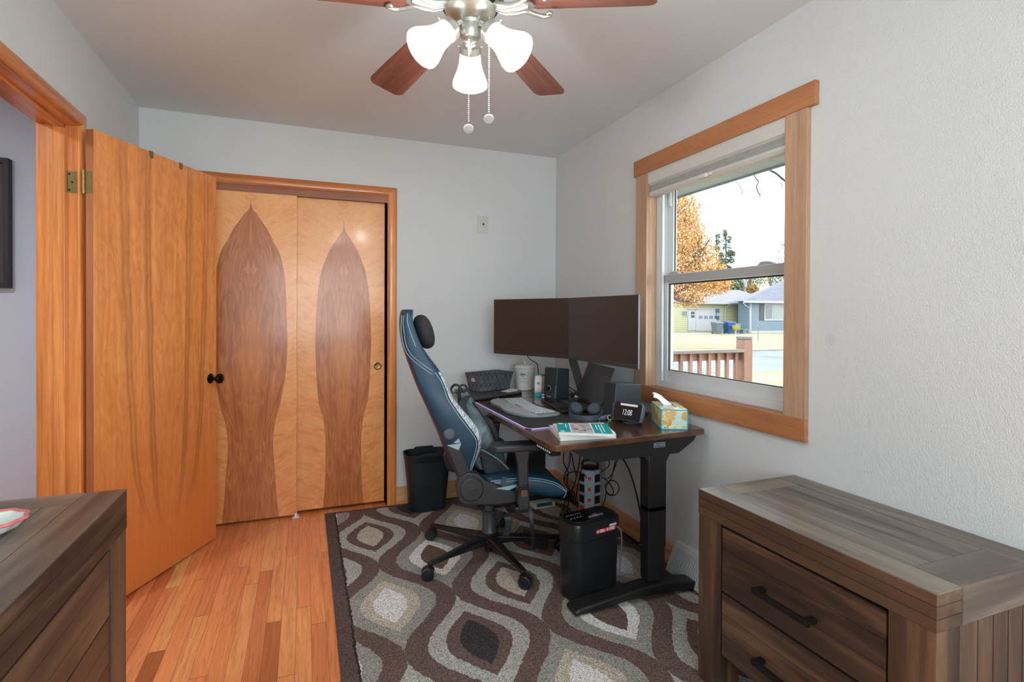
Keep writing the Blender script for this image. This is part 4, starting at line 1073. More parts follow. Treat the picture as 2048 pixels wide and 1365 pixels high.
# keys and trinkets beside the headphones
kp_ = at(1206, 841, 2, DZT)
kr = thing('key_ring', 'key ring with a purple charm and a green ring by the headphones', 'keys', (kp_.x, kp_.y, DZT), world=False)
b = MB(); b.tube([(.030+.011*math.cos(2*PI*k/20), -.012+.004*math.sin(2*PI*k/20), .013+.011*math.sin(2*PI*k/20)) for k in range(20)], .0028, 8, closed=True); b.build('green_ring', plain('green_enamel', C(150, 190, 120), .3), kr)
b = MB(); b.sphere((.0, -.002, .012), (.020, .011, .0115), 14, 8); b.sphere((.012, .0, .017), (.009, .008, .008), 12, 8); b.build('purple_charm', plain('purple_charm', C(92, 84, 130), .5, var=.4, scale=120), kr)
for a_ in (.3, 1.1, 2.0):
    b = MB(); b.M = Matrix.Translation((-.012, .012, .004+a_*.003)) @ Matrix.Rotation(a_, 4, 'Z'); b.lathe([(0, .001), (.010, .001), (.010, -.001), (0, -.001)], (0, 0, 0), (0, 0, 1), 18); b.box(.009, .040, -.003, .003, -.001, .001); b.build('key', plain('key_steel', C(190, 180, 160), .3, .9), kr)

# books
def book(label, corners_px, z0, th_, cover, parts=True):
    P = [at(px, py, 2, z0+th_) for px, py in corners_px]
    c = sum(P, Vector())/4
    o = thing('paperback_book', label, 'book', (c.x, c.y, z0), world=True, group='paperbacks stacked at the desk edge')
    poly = [(p.x, p.y) for p in P]
    inner = [(c.x+(x_-c.x)*.985, c.y+(y_-c.y)*.985) for x_, y_ in poly]
    MB().prism(inner, 'xy', z0+.0008, z0+th_-.0008).build('pages', M_page, o, bevel=.0004)
    MB().prism(poly, 'xy', z0+th_-.0009, z0+th_).build('front_cover', cover, o, smooth=False)
    MB().prism(poly, 'xy', z0+.0001, z0+.0009).build('back_cover', M_cov, o, smooth=False)
    return o, P
tP = NT('book_pages'); _x, _y, _z = tP.sep(tP.tc()); tP.bump((_z*9000.0).cos(), .2, .0004); M_page = tP.done(tP.ramp(tP.noise(tP.mapv(tP.tc(), (4, 4, 400)), 6, 2), [(.3, C(212, 212, 208)), (.7, C(230, 230, 226))]), .7)
M_cov = plain('cover_white', C(226, 226, 226), .4); M_tcov = plain('cover_teal', C(0, 160, 165), .3, var=.03)
bz = DZT+.0002
book('white edged paperback, bottom of the stack at the desk edge', [(1098, 851), (1120, 876), (1233, 870), (1212, 848)], bz, .014, M_cov)
book('white edged paperback in the middle of the stack under the teal book', [(1105, 848), (1118, 870), (1231, 866), (1207, 846)], bz+.0142, .012, M_cov)
z3 = bz+.0264
o, P = book('top paperback with a teal cover, a photograph band and white title bars', [(1113, 846), (1117, 864), (1226, 868), (1214, 848)], z3, .012, M_tcov)
zt = z3+.0122
def bil(u, v_): return P[0]*(1-u)*(1-v_)+P[3]*u*(1-v_)+P[1]*(1-u)*v_+P[2]*u*v_
def patch(u0_, u1_, v0_, v1_, m, nm, dz=0):
    q = [bil(u0_, v0_), bil(u1_, v0_), bil(u1_, v1_), bil(u0_, v1_)]
    MB().prism([(p.x, p.y) for p in q], 'xy', zt-.0003, zt+.0002+dz).build(nm, m, o, smooth=False)
tF = NT('cover_photo'); nz_ = tF.noise(tF.mapv(tF.tc(), (1, 1, 1)), 42, 3, .8)
M_photo = tF.done(tF.ramp(nz_, [(.36, C(84, 66, 62)), (.46, C(176, 168, 166)), (.52, C(226, 222, 220)), (.58, C(120, 124, 128)), (.64, C(214, 196, 190))]), .35)
patch(.24, .66, .0, 1, M_photo, 'cover_photo')
patch(.235, .255, 0, 1, M_w, 'cover_band', .0001); patch(.65, .672, 0, 1, M_w, 'cover_band', .0001)
for u_, a_, c_ in ((.16, .12, .55), (.74, .15, .62), (.80, .12, .95), (.86, .1, .85)): patch(u_, u_+.018, a_, c_, M_w, 'title_bar', .0001)
for v0_, v1_ in ((.06, .14), (.88, .95)): patch(.04, .12, v0_, v1_, M_w, 'cover_mark', .0001)

# tissue box
TBc = [at(1303, 832, 2, DZT), at(1321, 860, 2, DZT), at(1377, 861, 2, DZT), at(1360, 835, 2, DZT)]
tb0 = (TBc[1]+TBc[2])/2
tux = (TBc[2]-TBc[1]).normalized(); tdir = math.atan2(tux.y, tux.x)
tbx = thing('tissue_box', 'floral tan and turquoise tissue box with a tissue pulled out, at the desk corner', 'tissue box', (0, 0, DZT), 0, world=False)
TW, TD_, TH = .118, .225, .092
back = Vector((-tux.y, tux.x, 0))
tbx.location = Vector((tb0.x, tb0.y, DZT))+back*TD_/2; tbx.rotation_euler = (0, 0, tdir)
def tissue_mat():
    t = NT('tissue_print'); v = t.tc(); x, y, z = t.sep(v)
    n1 = t.noise(v, 22, 2, .9); n2 = t.noise(t.mapv(v, (1, 1, 1), (4, 2, 1)), 26, 2, .8)
    c = t.ramp(n1, [(.40, C(206, 160, 92)), (.50, C(214, 176, 112)), (.53, C(232, 224, 140)), (.57, C(170, 214, 226)), (.66, C(190, 226, 232))])
    vo = t.n('ShaderNodeTexVoronoi'); vo.inputs['Scale'].default_value = 26; t.l(t.mapv(v, (1, 1, 1.5)), vo.inputs['Vector'])
    leaf = t.ramp(vo.outputs['Distance'], [(.22, 1), (.26, 0)])
    rn = t.sep(vo.outputs['Color'])[0].gt(.62)
    c = t.mix(E(t, leaf)*rn, c, C(20, 142, 92))
    c = t.mix(t.ramp(n2, [(.58, 0), (.60, 1), (.63, 1), (.65, 0)]), c, C(240, 236, 170))
    return t.done(c, .4)
M_tis = tissue_mat(); M_turq = plain('turquoise_edge', C(60, 178, 204), .4)
MB().box(-TW/2, TW/2, -TD_/2, TD_/2, .001, TH, .001).build('carton', M_tis, tbx)
b = MB(); e_ = .0045
for sx in (-1, 1):
    for sy in (-1, 1): b.box(sx*TW/2-e_ if sx > 0 else -TW/2-.0004, TW/2+.0004 if sx > 0 else -TW/2+e_, (TD_/2-e_) if sy > 0 else -TD_/2-.0004, TD_/2+.0004 if sy > 0 else -TD_/2+e_, .001, TH+.0003)
for z0_, z1_ in ((.001, .006), (TH-.005, TH+.0004)):
    for s in (-1, 1):
        b.box(-TW/2, TW/2, s*TD_/2-.0004, s*TD_/2+.0004, z0_, z1_); b.box(s*TW/2-.0004, s*TW/2+.0004, -TD_/2, TD_/2, z0_, z1_)
b.build('printed_border', M_turq, tbx, smooth=False)
b = MB(); b.prism([(.03*math.cos(2*PI*k/24)*.8, .062*math.sin(2*PI*k/24)) for k in range(24)], 'xy', TH, TH+.0006); b.build('opening_film', plain('film', C(206, 210, 206), .25), tbx)
b = MB(); b.prism([(.017+.003*math.sin(k), -.045+k*.009) for k in range(11)][::-1]+[(.024+.003*math.sin(k), -.045+k*.009) for k in range(11)], 'xy', TH+.0006, TH+.001); b.build('slit', plain('slit', C(90, 80, 84), .6), tbx)
b = MB(); rows = []
for i in range(9):
    s = i/8; row = []
    wdt = .022+.062*s
    for j in range(7):
        q = j/6-.5
        row.append((-.004-.066*s+q*.030+.006*math.sin(3*s+q*4), -.0+q*wdt*1.3+.02*s, TH+.001+.050*math.sin(s*1.7)*(1-.25*abs(q))+.006*math.sin(9*q+4*s)*s))
    rows.append(row)
V = [[b.v(p) for p in r] for r in rows]; V2 = [[b.v((p[0]+.001, p[1], p[2]+.0012)) for p in r] for r in rows]
for G in (V, V2):
    for i in range(8):
        for j in range(6): b.face([G[i][j], G[i][j+1], G[i+1][j+1], G[i+1][j]])
for i in range(8):
    for j in (0, 6): b.face([V[i][j], V[i+1][j], V2[i+1][j], V2[i][j]])
for j in range(6): b.face([V[8][j], V[8][j+1], V2[8][j+1], V2[8][j]])
b.build('tissue', plain('tissue_paper', C(232, 232, 236), .9), tbx, sharp=80)

# ------------------------------------------------------------------ monitors on a twin arm
M_scr = plain('matt_screen', C(34, 28, 26), .42, spec=1.0, var=.1, scale=200); M_bez = plain('bezel_grey', C(52, 50, 52), .4); M_bz2 = plain('bezel_side', C(96, 110, 124), .3, .4)
ML, MM, MR = Vector((-.589, -.297, 0)), Vector((-.323, -.838, 0)), Vector((-.282, -1.469, 0))
ZB, ZT_ = 1.020, 1.372
def monitor(label, A, B):
    th = thing('monitor', label, 'monitor', ((A.x+B.x)/2, (A.y+B.y)/2, ZB), world=True)
    ux = (B-A).normalized(); nb = Vector((-ux.y, ux.x, 0))     # nb points away from the viewer side
    if nb.dot(CAM-A) > 0: nb = -nb
    L_ = (B-A).length-.002
    def Q(u, z, d): return A+ux*u+nb*d+Vector((0, 0, z))
    def slab_(u0_, u1_, z0_, z1_, d0, d1, nm, m, par, bev=0):
        b = MB(); b.loft([[Q(u0_, z0_, d0), Q(u1_, z0_, d0), Q(u1_, z0_, d1), Q(u0_, z0_, d1)], [Q(u0_, z1_, d0), Q(u1_, z1_, d0), Q(u1_, z1_, d1), Q(u0_, z1_, d1)]])
        return b.build(nm, m, par, bevel=bev, smooth=bev > 0)
    slab_(.001, L_, ZB, ZT_, .0, .010, 'housing', M_bz2, th, .001)
    slab_(.001, L_, ZB, ZB+.020, -.0012, .0, 'chin', M_bez, th, .0005)
    slab_(.0035, L_-.0035, ZB+.021, ZT_-.003, -.0006, .0, 'screen', M_scr, th)
    slab_(.001, .0035, ZB+.02, ZT_, -.0011, .0, 'bezel', M_bez, th); slab_(L_-.0035, L_, ZB+.02, ZT_, -.0011, 0, 'bezel', M_bez, th); slab_(.001, L_, ZT_-.003, ZT_, -.0011, 0, 'bezel', M_bez, th)
    slab_(L_*.25, L_*.75, ZB+.03, ZB+.25, .010, .032, 'back_cover', M_plblk, th, .006)
    slab_(L_*.5-.05, L_*.5+.05, ZB+.12, ZB+.22, .032, .040, 'mount_plate', M_plblk, th, .002)
    return Q(L_*.5, ZB+.17, .042), nb
mc1, nb1 = monitor('left widescreen monitor with a dark screen above the basket', ML, MM)
mc2, nb2 = monitor('right widescreen monitor with a dark screen nearest the window', MM, MR)
ar = thing('twin_monitor_mount', 'black twin monitor mount leaning up behind the screens from the back of the desk', 'monitor mount', (-.085, -.56, DZT))
b = MB(); b.box(-.135, -.040, -.60, -.50, DZT+.0005, DZT+.014, .004); b.build('clamp_base', M_plblk, ar)
b = MB(); b.strip([Vector((-.088, -.60, DZT+.012)), Vector((-.10, -.59, .80)), Vector((-.12, -.505, .985)), Vector((-.13, -.47, 1.20))], .052, .018, (.93, -.36, 0)); b.build('tilted_post', M_plblk, ar, bevel=.002)
jt = Vector((-.13, -.49, 1.20))
b = MB(); b.cyl(jt+Vector((0, 0, -.03)), jt+Vector((0, 0, .03)), .022, seg=18); b.build('joint', M_plblk, ar)
for (mc, nb) in ((mc1, nb1), (mc2, nb2)):
    tip = mc+nb*.03; mid = Vector(((jt.x+tip.x)/2+.05, (jt.y+tip.y)/2, 1.20)); mid.x = min(mid.x, -.035)
    b = MB(); b.tube([jt, mid, Vector((tip.x, tip.y, 1.195)), mc], .014, 12, smooth=4); b.build('swing_arm', M_plblk, ar)
b = MB(); m0 = at(1078, 710, 0, -.47); m1 = at(1098, 735, 0, -.42); m2 = at(1078, 745, 0, -.45)
b.tube([(-.447, -.529, 1.04), (-.447, -.529, 1.015), at(1063, 721, 0, -.42), at(1074, 728, 0, -.40), at(1076, 738, 0, -.38), at(1077, 750, 0, -.375)], .0028, 8, smooth=5)
tag(b.build('monitor_cable', M_plblk2), 'thin black cable hanging from the left monitor to the desk', 'cable')
# little black webcam block clipped near the laptop hinge
wc = Vector((-.285, -.86, DZT+.036))
b = MB(); b.M = Matrix.Translation(wc) @ Matrix.Rotation(R_(-20), 4, 'Z') @ Matrix.Rotation(R_(22), 4, 'Y'); b.box(-.02, .02, -.036, .036, -.010, .020, .003)
tag(b.build('power_adapter', M_plblk2), 'small black block lying over the hinge of the open laptop', 'adapter')
# cables between speakers and arm
b = MB(); b.tube([(-.205, -.60, DZT+.07), (-.17, -.63, DZT+.045), (-.15, -.68, DZT+.02), (-.12, -.78, DZT+.006)], .003, 8, smooth=5)
b.tube([(-.205, -.585, DZT+.02), (-.17, -.61, DZT+.012), (-.155, -.66, DZT+.05), (-.09, -.74, DZT+.006)], .0025, 8, smooth=5)
tag(b.build('speaker_cables', M_plblk2), 'tangle of thin black cables behind the left speaker', 'cable')
b = MB(); gz_ = lambda px, py, h=.004: tuple(at(px, py, 2, DZT+.004)+Vector((0, 0, h-.004)))
b.tube([gz_(1273, 826, .012), gz_(1280, 821), gz_(1290, 820), (-.09, -1.262, DZT+.004), gz_(1296, 826), gz_(1290, 832), gz_(1283, 829), gz_(1276, 823), gz_(1286, 817), (-.03, -1.10, DZT+.004)], .0024, 8, smooth=6)
tag(b.build('clock_cable', M_plblk2), 'black cable coiled between the smart clock and the tissue box', 'cable')

# ------------------------------------------------------------------ gaming chair (local: x forward, y away from the camera, z up)
M_navy = plain('navy_leather', C(24, 58, 80), .45, var=.06, scale=200, bump=.12)
M_navyD = plain('navy_leather_dark', C(26, 30, 38), .4, var=.06, scale=200, bump=.12)
M_blksu = plain('black_suede', C(46, 46, 50), .85, bump=.3, scale=250)
M_shell = plain('chair_shell', C(40, 44, 48), .42, bump=.1, scale=150); M_shell2 = plain('chair_shell_dark', C(20, 20, 22), .35)
M_stitch = plain('white_stitch', C(176, 206, 226), .6)
def brocade():
    t = NT('white_brocade'); v = t.tc(); 
    n = t.noise(v, 34, 3, 3.2, .55); w = t.n('ShaderNodeTexWave'); w.inputs['Scale'].default_value = 22; w.inputs['Distortion'].default_value = 14; w.inputs['Detail'].default_value = 2; w.inputs['Detail Scale'].default_value = 1.4; t.l(v, w.inputs['Vector'])
    msk = E(t, t.ramp(n, [(.50, 0), (.52, 1), (.57, 1), (.59, 0)])).max(E(t, t.ramp(w.outputs['Fac'], [(.80, 0), (.86, 1)])))
    c = t.mix(msk*.75, C(226, 234, 236), C(70, 80, 92))
    c = t.mix(.3, c, t.ramp(t.noise(v, 180, 2), [(.3, (.7, .7, .7)), (.7, (1.1, 1.1, 1.1))]), 'MULTIPLY')
    return t.done(c, .6)
M_bro = brocade()
chair = thing('gaming_chair', 'navy gaming chair with white brocade edging on a black five star base at the desk', 'chair', (-.825, -.93, 0), R_(-8), world=False)
REAR = [(.44, -.185), (.536, -.232), (.68, -.288), (.80, -.340), (.90, -.386), (1.055, -.443), (1.135, -.468), (1.215, -.478), (1.26, -.477), (1.30, -.466)]
NAVY = [(.44, -.150), (.52, -.143), (.56, -.136), (.63, -.112), (.682, -.112), (.72, -.138), (.804, -.202), (.877, -.250), (.935, -.268), (1.006, -.298), (1.08, -.352), (1.14, -.386), (1.25, -.422), (1.30, -.414)]
CREST = [(.44, -.148), (.535, -.132), (.615, -.092), (.662, -.078), (.703, -.086), (.785, -.148), (.86, -.214), (.895, -.240), (.955, -.258), (1.01, -.289), (1.08, -.345), (1.14, -.382), (1.25, -.418), (1.30, -.410)]
HALF = [(.44, .215), (.55, .245), (.66, .268), (.80, .272), (.90, .262), (.97, .232), (1.05, .190), (1.12, .165), (1.2, .158), (1.27, .150), (1.30, .120)]
levels = [.44, .48, .52, .56, .60, .64, .68, .72, .76, .80, .84, .88, .92, .96, 1.0, 1.04, 1.08, 1.12, 1.16, 1.20, 1.24, 1.27, 1.29, 1.30]
def tiltz(x_, z, y_): return (x_, y_, z)
def back_ring(z):
    r = interp(z, REAR); n_ = interp(z, NAVY); c_ = interp(z, CREST); h = interp(z, HALF)
    pad = r+.055+(.012 if z < 1.0 else 0)
    pad = min(pad, c_-.004); n_ = max(n_, r+.02); c_ = max(c_, n_+.001)
    L = [(r, 0), (r+.002, h*.55), (r+.008, h*.90), (r+.020, h*.99), (n_-.012, h), (n_, h*.985), ((n_+c_)/2+.002, h*.93), (c_, h*.84), (c_-.012, h*.70), ((c_+pad)/2, h*.60), (pad, h*.50), (pad+.004, h*.25), (pad+.005, 0)]
    full = [(x_, -y_) for x_, y_ in L]+[(x_, y_) for x_, y_ in reversed(L[1:-1])]
    return [(x_, y_, z) for x_, y_ in full]
RG = [back_ring(z) for z in levels]
b = MB(); V = [[b.v(p) for p in r] for r in RG]; n = len(V[0])
# material by column: 0-1 rear shell, 2-4 navy side, 5-6 brocade (only between z .50 and 1.0), 7-8 navy/black inner, 9-11 centre
def colmat(i, z):
    j = i if i < 12 else (23-i)
    if j <= 1: return M_shell2
    if j <= 4: return M_navy
    if j in (5, 6, 7): return M_bro if .50 < z < .985 else M_navy
    if j in (8, 9): return M_blksu if z < 1.05 else M_navy
    return M_blksu if z < 1.05 else M_navyD
for k in range(len(V)-1):
    for i in range(n):
        b.mat(colmat(i, (levels[k]+levels[k+1])/2)); b.face([V[k][i], V[k][(i+1) % n], V[k+1][(i+1) % n], V[k+1][i]])
b.mat(M_navyD); b.face(V[0][::-1]); b.face(V[-1])
br = b.build('backrest', M_navy, chair, sharp=75, sub=1)
# stitching on the near and far side panels
for s in (-1, 1):
    b = MB()
    def spt(z, f, o=.0015): h = interp(z, HALF); r = interp(z, REAR); n_ = interp(z, NAVY); return (r+(n_-r)*f, s*(h*1.0+o), z)
    b.tube([spt(z, .93 if z < 1 else .85, .0005) for z in [.50, .56, .60, .64, .68, .72, .76, .80, .84, .88, .92, .96, 1.0]], .0013, 5, smooth=2)
    b.tube([spt(z, f, .0012) for z, f in ((1.005, .80), (1.03, .62), (1.06, .42), (1.09, .26), (1.13, .22), (1.18, .24), (1.23, .26), (1.27, .30))], .0011, 5, smooth=3)
    b.tube([spt(z, f, .0012) for z, f in ((.99, .72), (1.02, .50), (1.05, .30), (1.09, .10), (1.14, .08), (1.2, .08), (1.27, .12))], .0010, 5, smooth=3)
    b.tube([spt(z, f, .0012) for z, f in ((1.12, .70), (1.18, .66), (1.24, .62), (1.28, .60))], .0012, 5, smooth=3)
    b.build('stitching', M_stitch, br)
# headrest pillow
b = MB(); b.M = Matrix.Translation((-.352, 0, 1.186)) @ Matrix.Rotation(R_(-17), 4, 'Y')
rings = []
for i in range(13):
    y_ = -.14+.28*i/12; k = max(.02, (1-abs(y_/.14)**3.2))**.5
    rings.append([(.046*k*math.copysign(abs(math.cos(a_))**.8, math.cos(a_)), y_, .090*k*math.copysign(abs(math.sin(a_))**.85, math.sin(a_))) for a_ in [2*PI*q/20 for q in range(20)]])
b.loft(rings); hr = b.build('head_pillow', M_blksu, chair, sharp=80, sub=1)
# side knob and triangular flap, black lumbar panel
for s in (-1, 1):
    yk = s*.268
    MB().lathe([(0, .016), (.021, .015), (.026, .010), (.028, 0), (.0, 0)], (-.252, yk, .716), (0, s, 0), 28).build('lumbar_knob', plain('knob_grey', C(74, 84, 92), .4), chair)
    b = MB(); b.prism([(-.262, .655), (-.205, .652), (-.120, .468), (-.180, .452)], 'xz', min(s*.262, s*.274), max(s*.262, s*.274)); b.build('lumbar_panel', plain('panel_black', C(38, 36, 38), .5), chair, bevel=.002)
    b = MB(); b.prism([(-.262, .664), (-.196, .672), (-.208, .640)], 'xz', min(s*.266, s*.279), max(s*.266, s*.279)); b.prism([(-.232, .674), (-.208, .694), (-.200, .674)], 'xz', min(s*.266, s*.277), max(s*.266, s*.277)); b.build('silver_flap', plain('silver_leather', C(150, 170, 182), .35), chair)
    # hinge bracket with round cover
    b = MB(); y0_, y1_ = sorted((s*.235, s*.292))
    b.prism([(-.222, .471), (-.205, .515), (-.165, .535), (-.121, .528), (-.085, .495), (-.02, .462), (.075, .428), (.075, .378), (-.02, .372), (-.179, .383), (-.205, .40), (-.215, .436)], 'xz', y0_, y1_); b.build('side_bracket', M_shell, chair, bevel=.006, bseg=3)
    MB().lathe([(0, .012), (.050, .011), (.056, .006), (.0575, 0), (0, 0)], (-.148, s*.290, .455), (0, s, 0), 40).build('hinge_cover', M_shell, chair)
    b = MB(); b.lathe([(0, .001), (.006, .001), (.006, 0)], (-.142, s*.302, .408), (0, s, 0), 14); b.strip([(-.150, s*.3023, .450), (-.128, s*.3023, .457)], .003, .001, (0, 0, 1)); b.build('cover_mark', M_shell2, chair)
    b = MB(); b.prism([(-.035, .452), (.110, .470), (.030, .44)], 'xz', *sorted((s*.289, s*.294))); b.prism([(.015, .43), (.10, .432), (.112, .415), (.02, .412)], 'xz', *sorted((s*.284, s*.289))); b.build('silver_trim', plain('silver_leather', C(150, 170, 182), .35), chair)
    # armrest
    b = MB(); b.prism([(.068, .36), (.060, .40), (.066, .47), (.058, .58), (.045, .632), (.118, .632), (.110, .58), (.112, .47), (.118, .40), (.116, .36)], 'xz', *sorted((s*.312, s*.350))); b.build('arm_post', M_shell, chair, bevel=.006, bseg=3)
    b = MB(); b.prism([(.058, .44), (.064, .48), (.114, .48), (.112, .44)], 'xz', *sorted((s*.309, s*.353))); b.build('post_sleeve', M_shell2, chair, bevel=.003)
    b = MB(); b.box(.075, .105, *sorted((s*.351, s*.3555)), .425, .455); b.build('height_button', plain('bronze_button', C(120, 96, 78), .3, .6), chair)
    b = MB(); b.box(.05, .115, *sorted((s*.16, s*.345)), .345, .372, .004); b.build('arm_bar', M_shell2, chair)
    b = MB(); b.prism([(p[0]+.052, p[1]+s*.325) for p in rr2(.245, .098, .034, 6)], 'xy', .638, .672); b.build('arm_pad', plain('arm_rubber', C(44, 50, 56), .38, bump=.1, scale=200), chair, bevel=.010, bseg=4)
    b = MB(); b.box(.05, .115, *sorted((s*.300, s*.350)), .626, .640); b.build('arm_plate', plain('bronze_plate', C(84, 70, 66), .3, .6), chair)
# seat cushion
ST = [(-.155, .455, .405), (-.11, .488, .400), (-.045, .500, .402), (.065, .506, .404), (.15, .502, .398), (.22, .488, .372), (.27, .470, .362), (.305, .448, .364), (.327, .420, .378), (.334, .402, .392)]
rings = []
for x_, zt_, zb_ in ST:
    hw = .262+.006*min(1, max(0, (x_+.1)*4)); 
    ctr_ = zt_-.020 if x_ < .26 else zt_-.004
    prof = [(-hw+.015, zb_), (-hw, zb_+.02), (-hw-.002, (zt_+zb_)/2), (-hw+.006, zt_-.018), (-hw+.028, zt_-.003), (-hw+.055, zt_), (-hw+.085, zt_-.004), (-hw+.12, ctr_), (-hw*.3, ctr_+.002)]
    full = prof+[(-y_, z_) for y_, z_ in reversed(prof)]
    rings.append([(x_, y_, z_) for y_, z_ in full])
b = MB(); V = [[b.v(p) for p in r] for r in rings]; n = len(V[0])
for k in range(len(V)-1):
    for i in range(n):
        j = i if i < 9 else 17-i-1
        b.mat(M_blksu if (6 <= i <= 10 and k < 8) else M_navy)
        b.face([V[k][i], V[k][(i+1) % n], V[k+1][(i+1) % n], V[k+1][i]])
b.mat(M_navy); b.face(V[0][::-1]); b.face(V[-1])
seat = b.build('seat', M_navy, chair, sharp=75, sub=1)
for s in (-1, 1):
    b = MB()
    b.tube([(x_, s*(.2685 if x_ < .25 else .2665), zt_-.020) for x_, zt_, zb_ in ST[1:-1]]+[(.334, s*.24, .41)], .0014, 5, smooth=3)
    b.tube([(x_, s*(.2700 if x_ < .25 else .268), zt_-.030) for x_, zt_, zb_ in ST[1:-2]]+[(.328, s*.262, .395), (.312, s*.266, .372)], .0014, 5, smooth=3)
    b.build('stitching', M_stitch, seat)
# mechanism, lift, base, castors
b = MB(); b.prism([(-.09, .36), (-.06, .300), (.09, .285), (.18, .345), (.18, .375), (-.09, .375)], 'xz', -.09, .09); b.box(-.12, .20, -.20, .20, .368, .400); b.build('tilt_mechanism', M_shell2, chair, bevel=.004)
b = MB(); b.cyl((.115, -.02, .262), (.115, .09, .262), .040, seg=24); b.build('tension_knob', M_shell2, chair, bevel=.004)
b = MB(); b.strip(catmull([Vector(p) for p in ((.13, -.17, .335), (.155, -.20, .300), (.165, -.22, .24), (.168, -.225, .16), (.174, -.226, .115))], 4), .020, .006, (1, 0, 0)); b.build('tilt_lever', M_shell2, chair)
b = MB(); b.strip(catmull([Vector(p) for p in ((.04, -.10, .262), (.062, -.125, .245), (.066, -.13, .20), (.052, -.13, .155))], 4), .034, .007, (1, 0, 0)); b.build('height_lever', M_shell, chair)
b = MB(); b.prism([(p[0]+.125, p[1]-.272) for p in rr2(.022, .004, .001, 2)], 'xy', .385, .505) if False else b.box(.0, .022, -.2755, -.2725, .385, .50); b.build('hang_strap', plain('strap_grey', C(70, 74, 80), .8), chair)
BC = Vector((-.012, -.018, 0))
b = MB(); b.lathe([(.0, .30), (.024, .30), (.024, .245)], BC, seg=24); b.lathe([(.036, .128), (.041, .142), (.0365, .150), (.0355, .236), (.038, .240), (.038, .248), (.026, .252), (.0, .252)], BC, seg=28, cap=True); b.build('gas_lift', plain('lift_grey', C(56, 62, 68), .4), chair)
b = MB(); b.lathe([(.0, .062), (.028, .062), (.034, .075), (.052, .095), (.052, .125), (.044, .132), (.0, .132)], BC, seg=32); b.cyl((BC.x, BC.y, .035), (BC.x, BC.y, .066), .021, seg=18); b.build('hub', M_shell2, chair)
angs = [136, 211, 284, 355, 66]
for i, a_ in enumerate(angs):
    a = R_(a_); d = Vector((math.cos(a), math.sin(a), 0)); s_ = Vector((-d.y, d.x, 0))
    def sec(r, w, z0_, z1_): c_ = BC+d*r; return [c_-s_*w*.7+Vector((0, 0, z0_)), c_+s_*w*.7+Vector((0, 0, z0_)), c_+s_*w+Vector((0, 0, z1_-.008)), c_+s_*w*.6+Vector((0, 0, z1_)), c_-s_*w*.6+Vector((0, 0, z1_)), c_-s_*w+Vector((0, 0, z1_-.008))]
    RL = .37
    b = MB(); b.loft([sec(.03, .030, .075, .126), sec(.12, .026, .082, .118), sec(.26, .021, .084, .106), sec(RL-.01, .019, .082, .100), sec(RL+.014, .014, .084, .097)])
    b.build('base_leg', M_shell2, chair, bevel=.002)
    # castor: twin wheels on a swivel stem
    cp = BC+d*(RL-.004); sw = R_(a_+[20, -35, 40, 10, 50][i]); wd = Vector((math.cos(sw), math.sin(sw), 0)); ws = Vector((-wd.y, wd.x, 0))
    wc_ = cp+wd*.018+Vector((0, 0, RZ+.0305))
    b = MB(); b.cyl(cp+Vector((0, 0, .060)), cp+Vector((0, 0, .088)), .0085, seg=12)
    b.M = None
    hood = []
    b.lathe([(.0, -.007), (.027, -.007), (.027, .007), (0, .007)], wc_, ws, 24)
    b.cyl(cp+Vector((0, 0, .052)), cp+Vector((0, 0, .066)), .014, seg=14)
    ca = b.build('caster', M_shell2, chair)
    for t_ in (-1, 1):
        MB().lathe([(.0, .0), (.0285, .0), (.0305, .003), (.0305, .014), (.027, .018), (.010, .020), (.0, .020)], wc_+ws*t_*.0072, ws*t_, 28).build('caster_wheel', plain('wheel_black', C(30, 34, 38), .28), ca)

# ------------------------------------------------------------------ backpack on the seat
bp = thing('backpack', 'dark grey fabric backpack slumped on the seat against the chair back', 'backpack', (0, 0, 0), 0, world=False)
bp.location = chair.location+Vector((-.02*math.cos(R_(-8)), 0, .49)); bp.rotation_euler = (0, 0, R_(-8))
def canvas():
    t = NT('grey_canvas'); v = t.tc(); n = t.noise(v, 18, 4, .6); f = t.noise(v, 320, 2)
    c = t.ramp(n, [(.3, C(70, 82, 92)), (.5, C(98, 112, 122)), (.7, C(134, 150, 160))]); c = t.mix(.5, c, t.ramp(f, [(.3, (.7, .7, .7)), (.7, (1.15, 1.15, 1.15))]), 'MULTIPLY')
    t.bump(E(t, n)*2.0+E(t, f)*.3, .5, .012); return t.done(c, .85)
M_can = canvas(); M_web = plain('black_webbing', C(38, 42, 48), .7, bump=.4, scale=300); M_canD = plain('dark_canvas', C(50, 56, 64), .85, bump=.3, scale=220)
def px2l(x_, z_): return (x_+.02, z_-.49)    # chair-plane coordinates -> backpack frame
# centre line: (x centre, z, depth, width)
BPs = [(-.055, .485, .09, .24), (-.050, .51, .155, .30), (-.045, .56, .170, .31), (-.055, .62, .165, .31), (-.075, .68, .150, .30), (-.100, .74, .120, .28), (-.125, .80, .095, .25), (-.148, .85, .065, .21), (-.152, .885, .035, .14)]
rings = []; rb = random.Random(7)
for i, (xc, z_, dp, wd_) in enumerate(BPs):
    ring_ = []
    for k in range(24):
        a_ = 2*PI*k/24; cx_, sy_ = math.cos(a_), math.sin(a_)
        rx = dp/2*math.copysign(abs(cx_)**.75, cx_); ry = wd_/2*math.copysign(abs(sy_)**.7, sy_)
        j = 1+.05*math.sin(3*a_+i*1.3)+.03*math.sin(7*a_-i*2.1)+rb.uniform(-.012, .012)
        X_, Z_ = px2l(xc+rx*j, z_+.010*math.sin(5*a_+i)); ring_.append((X_, ry*j, Z_))
    rings.append(ring_)
b = MB(); b.loft(rings); body = b.build('main_bag', M_can, bp, sharp=80, sub=1)
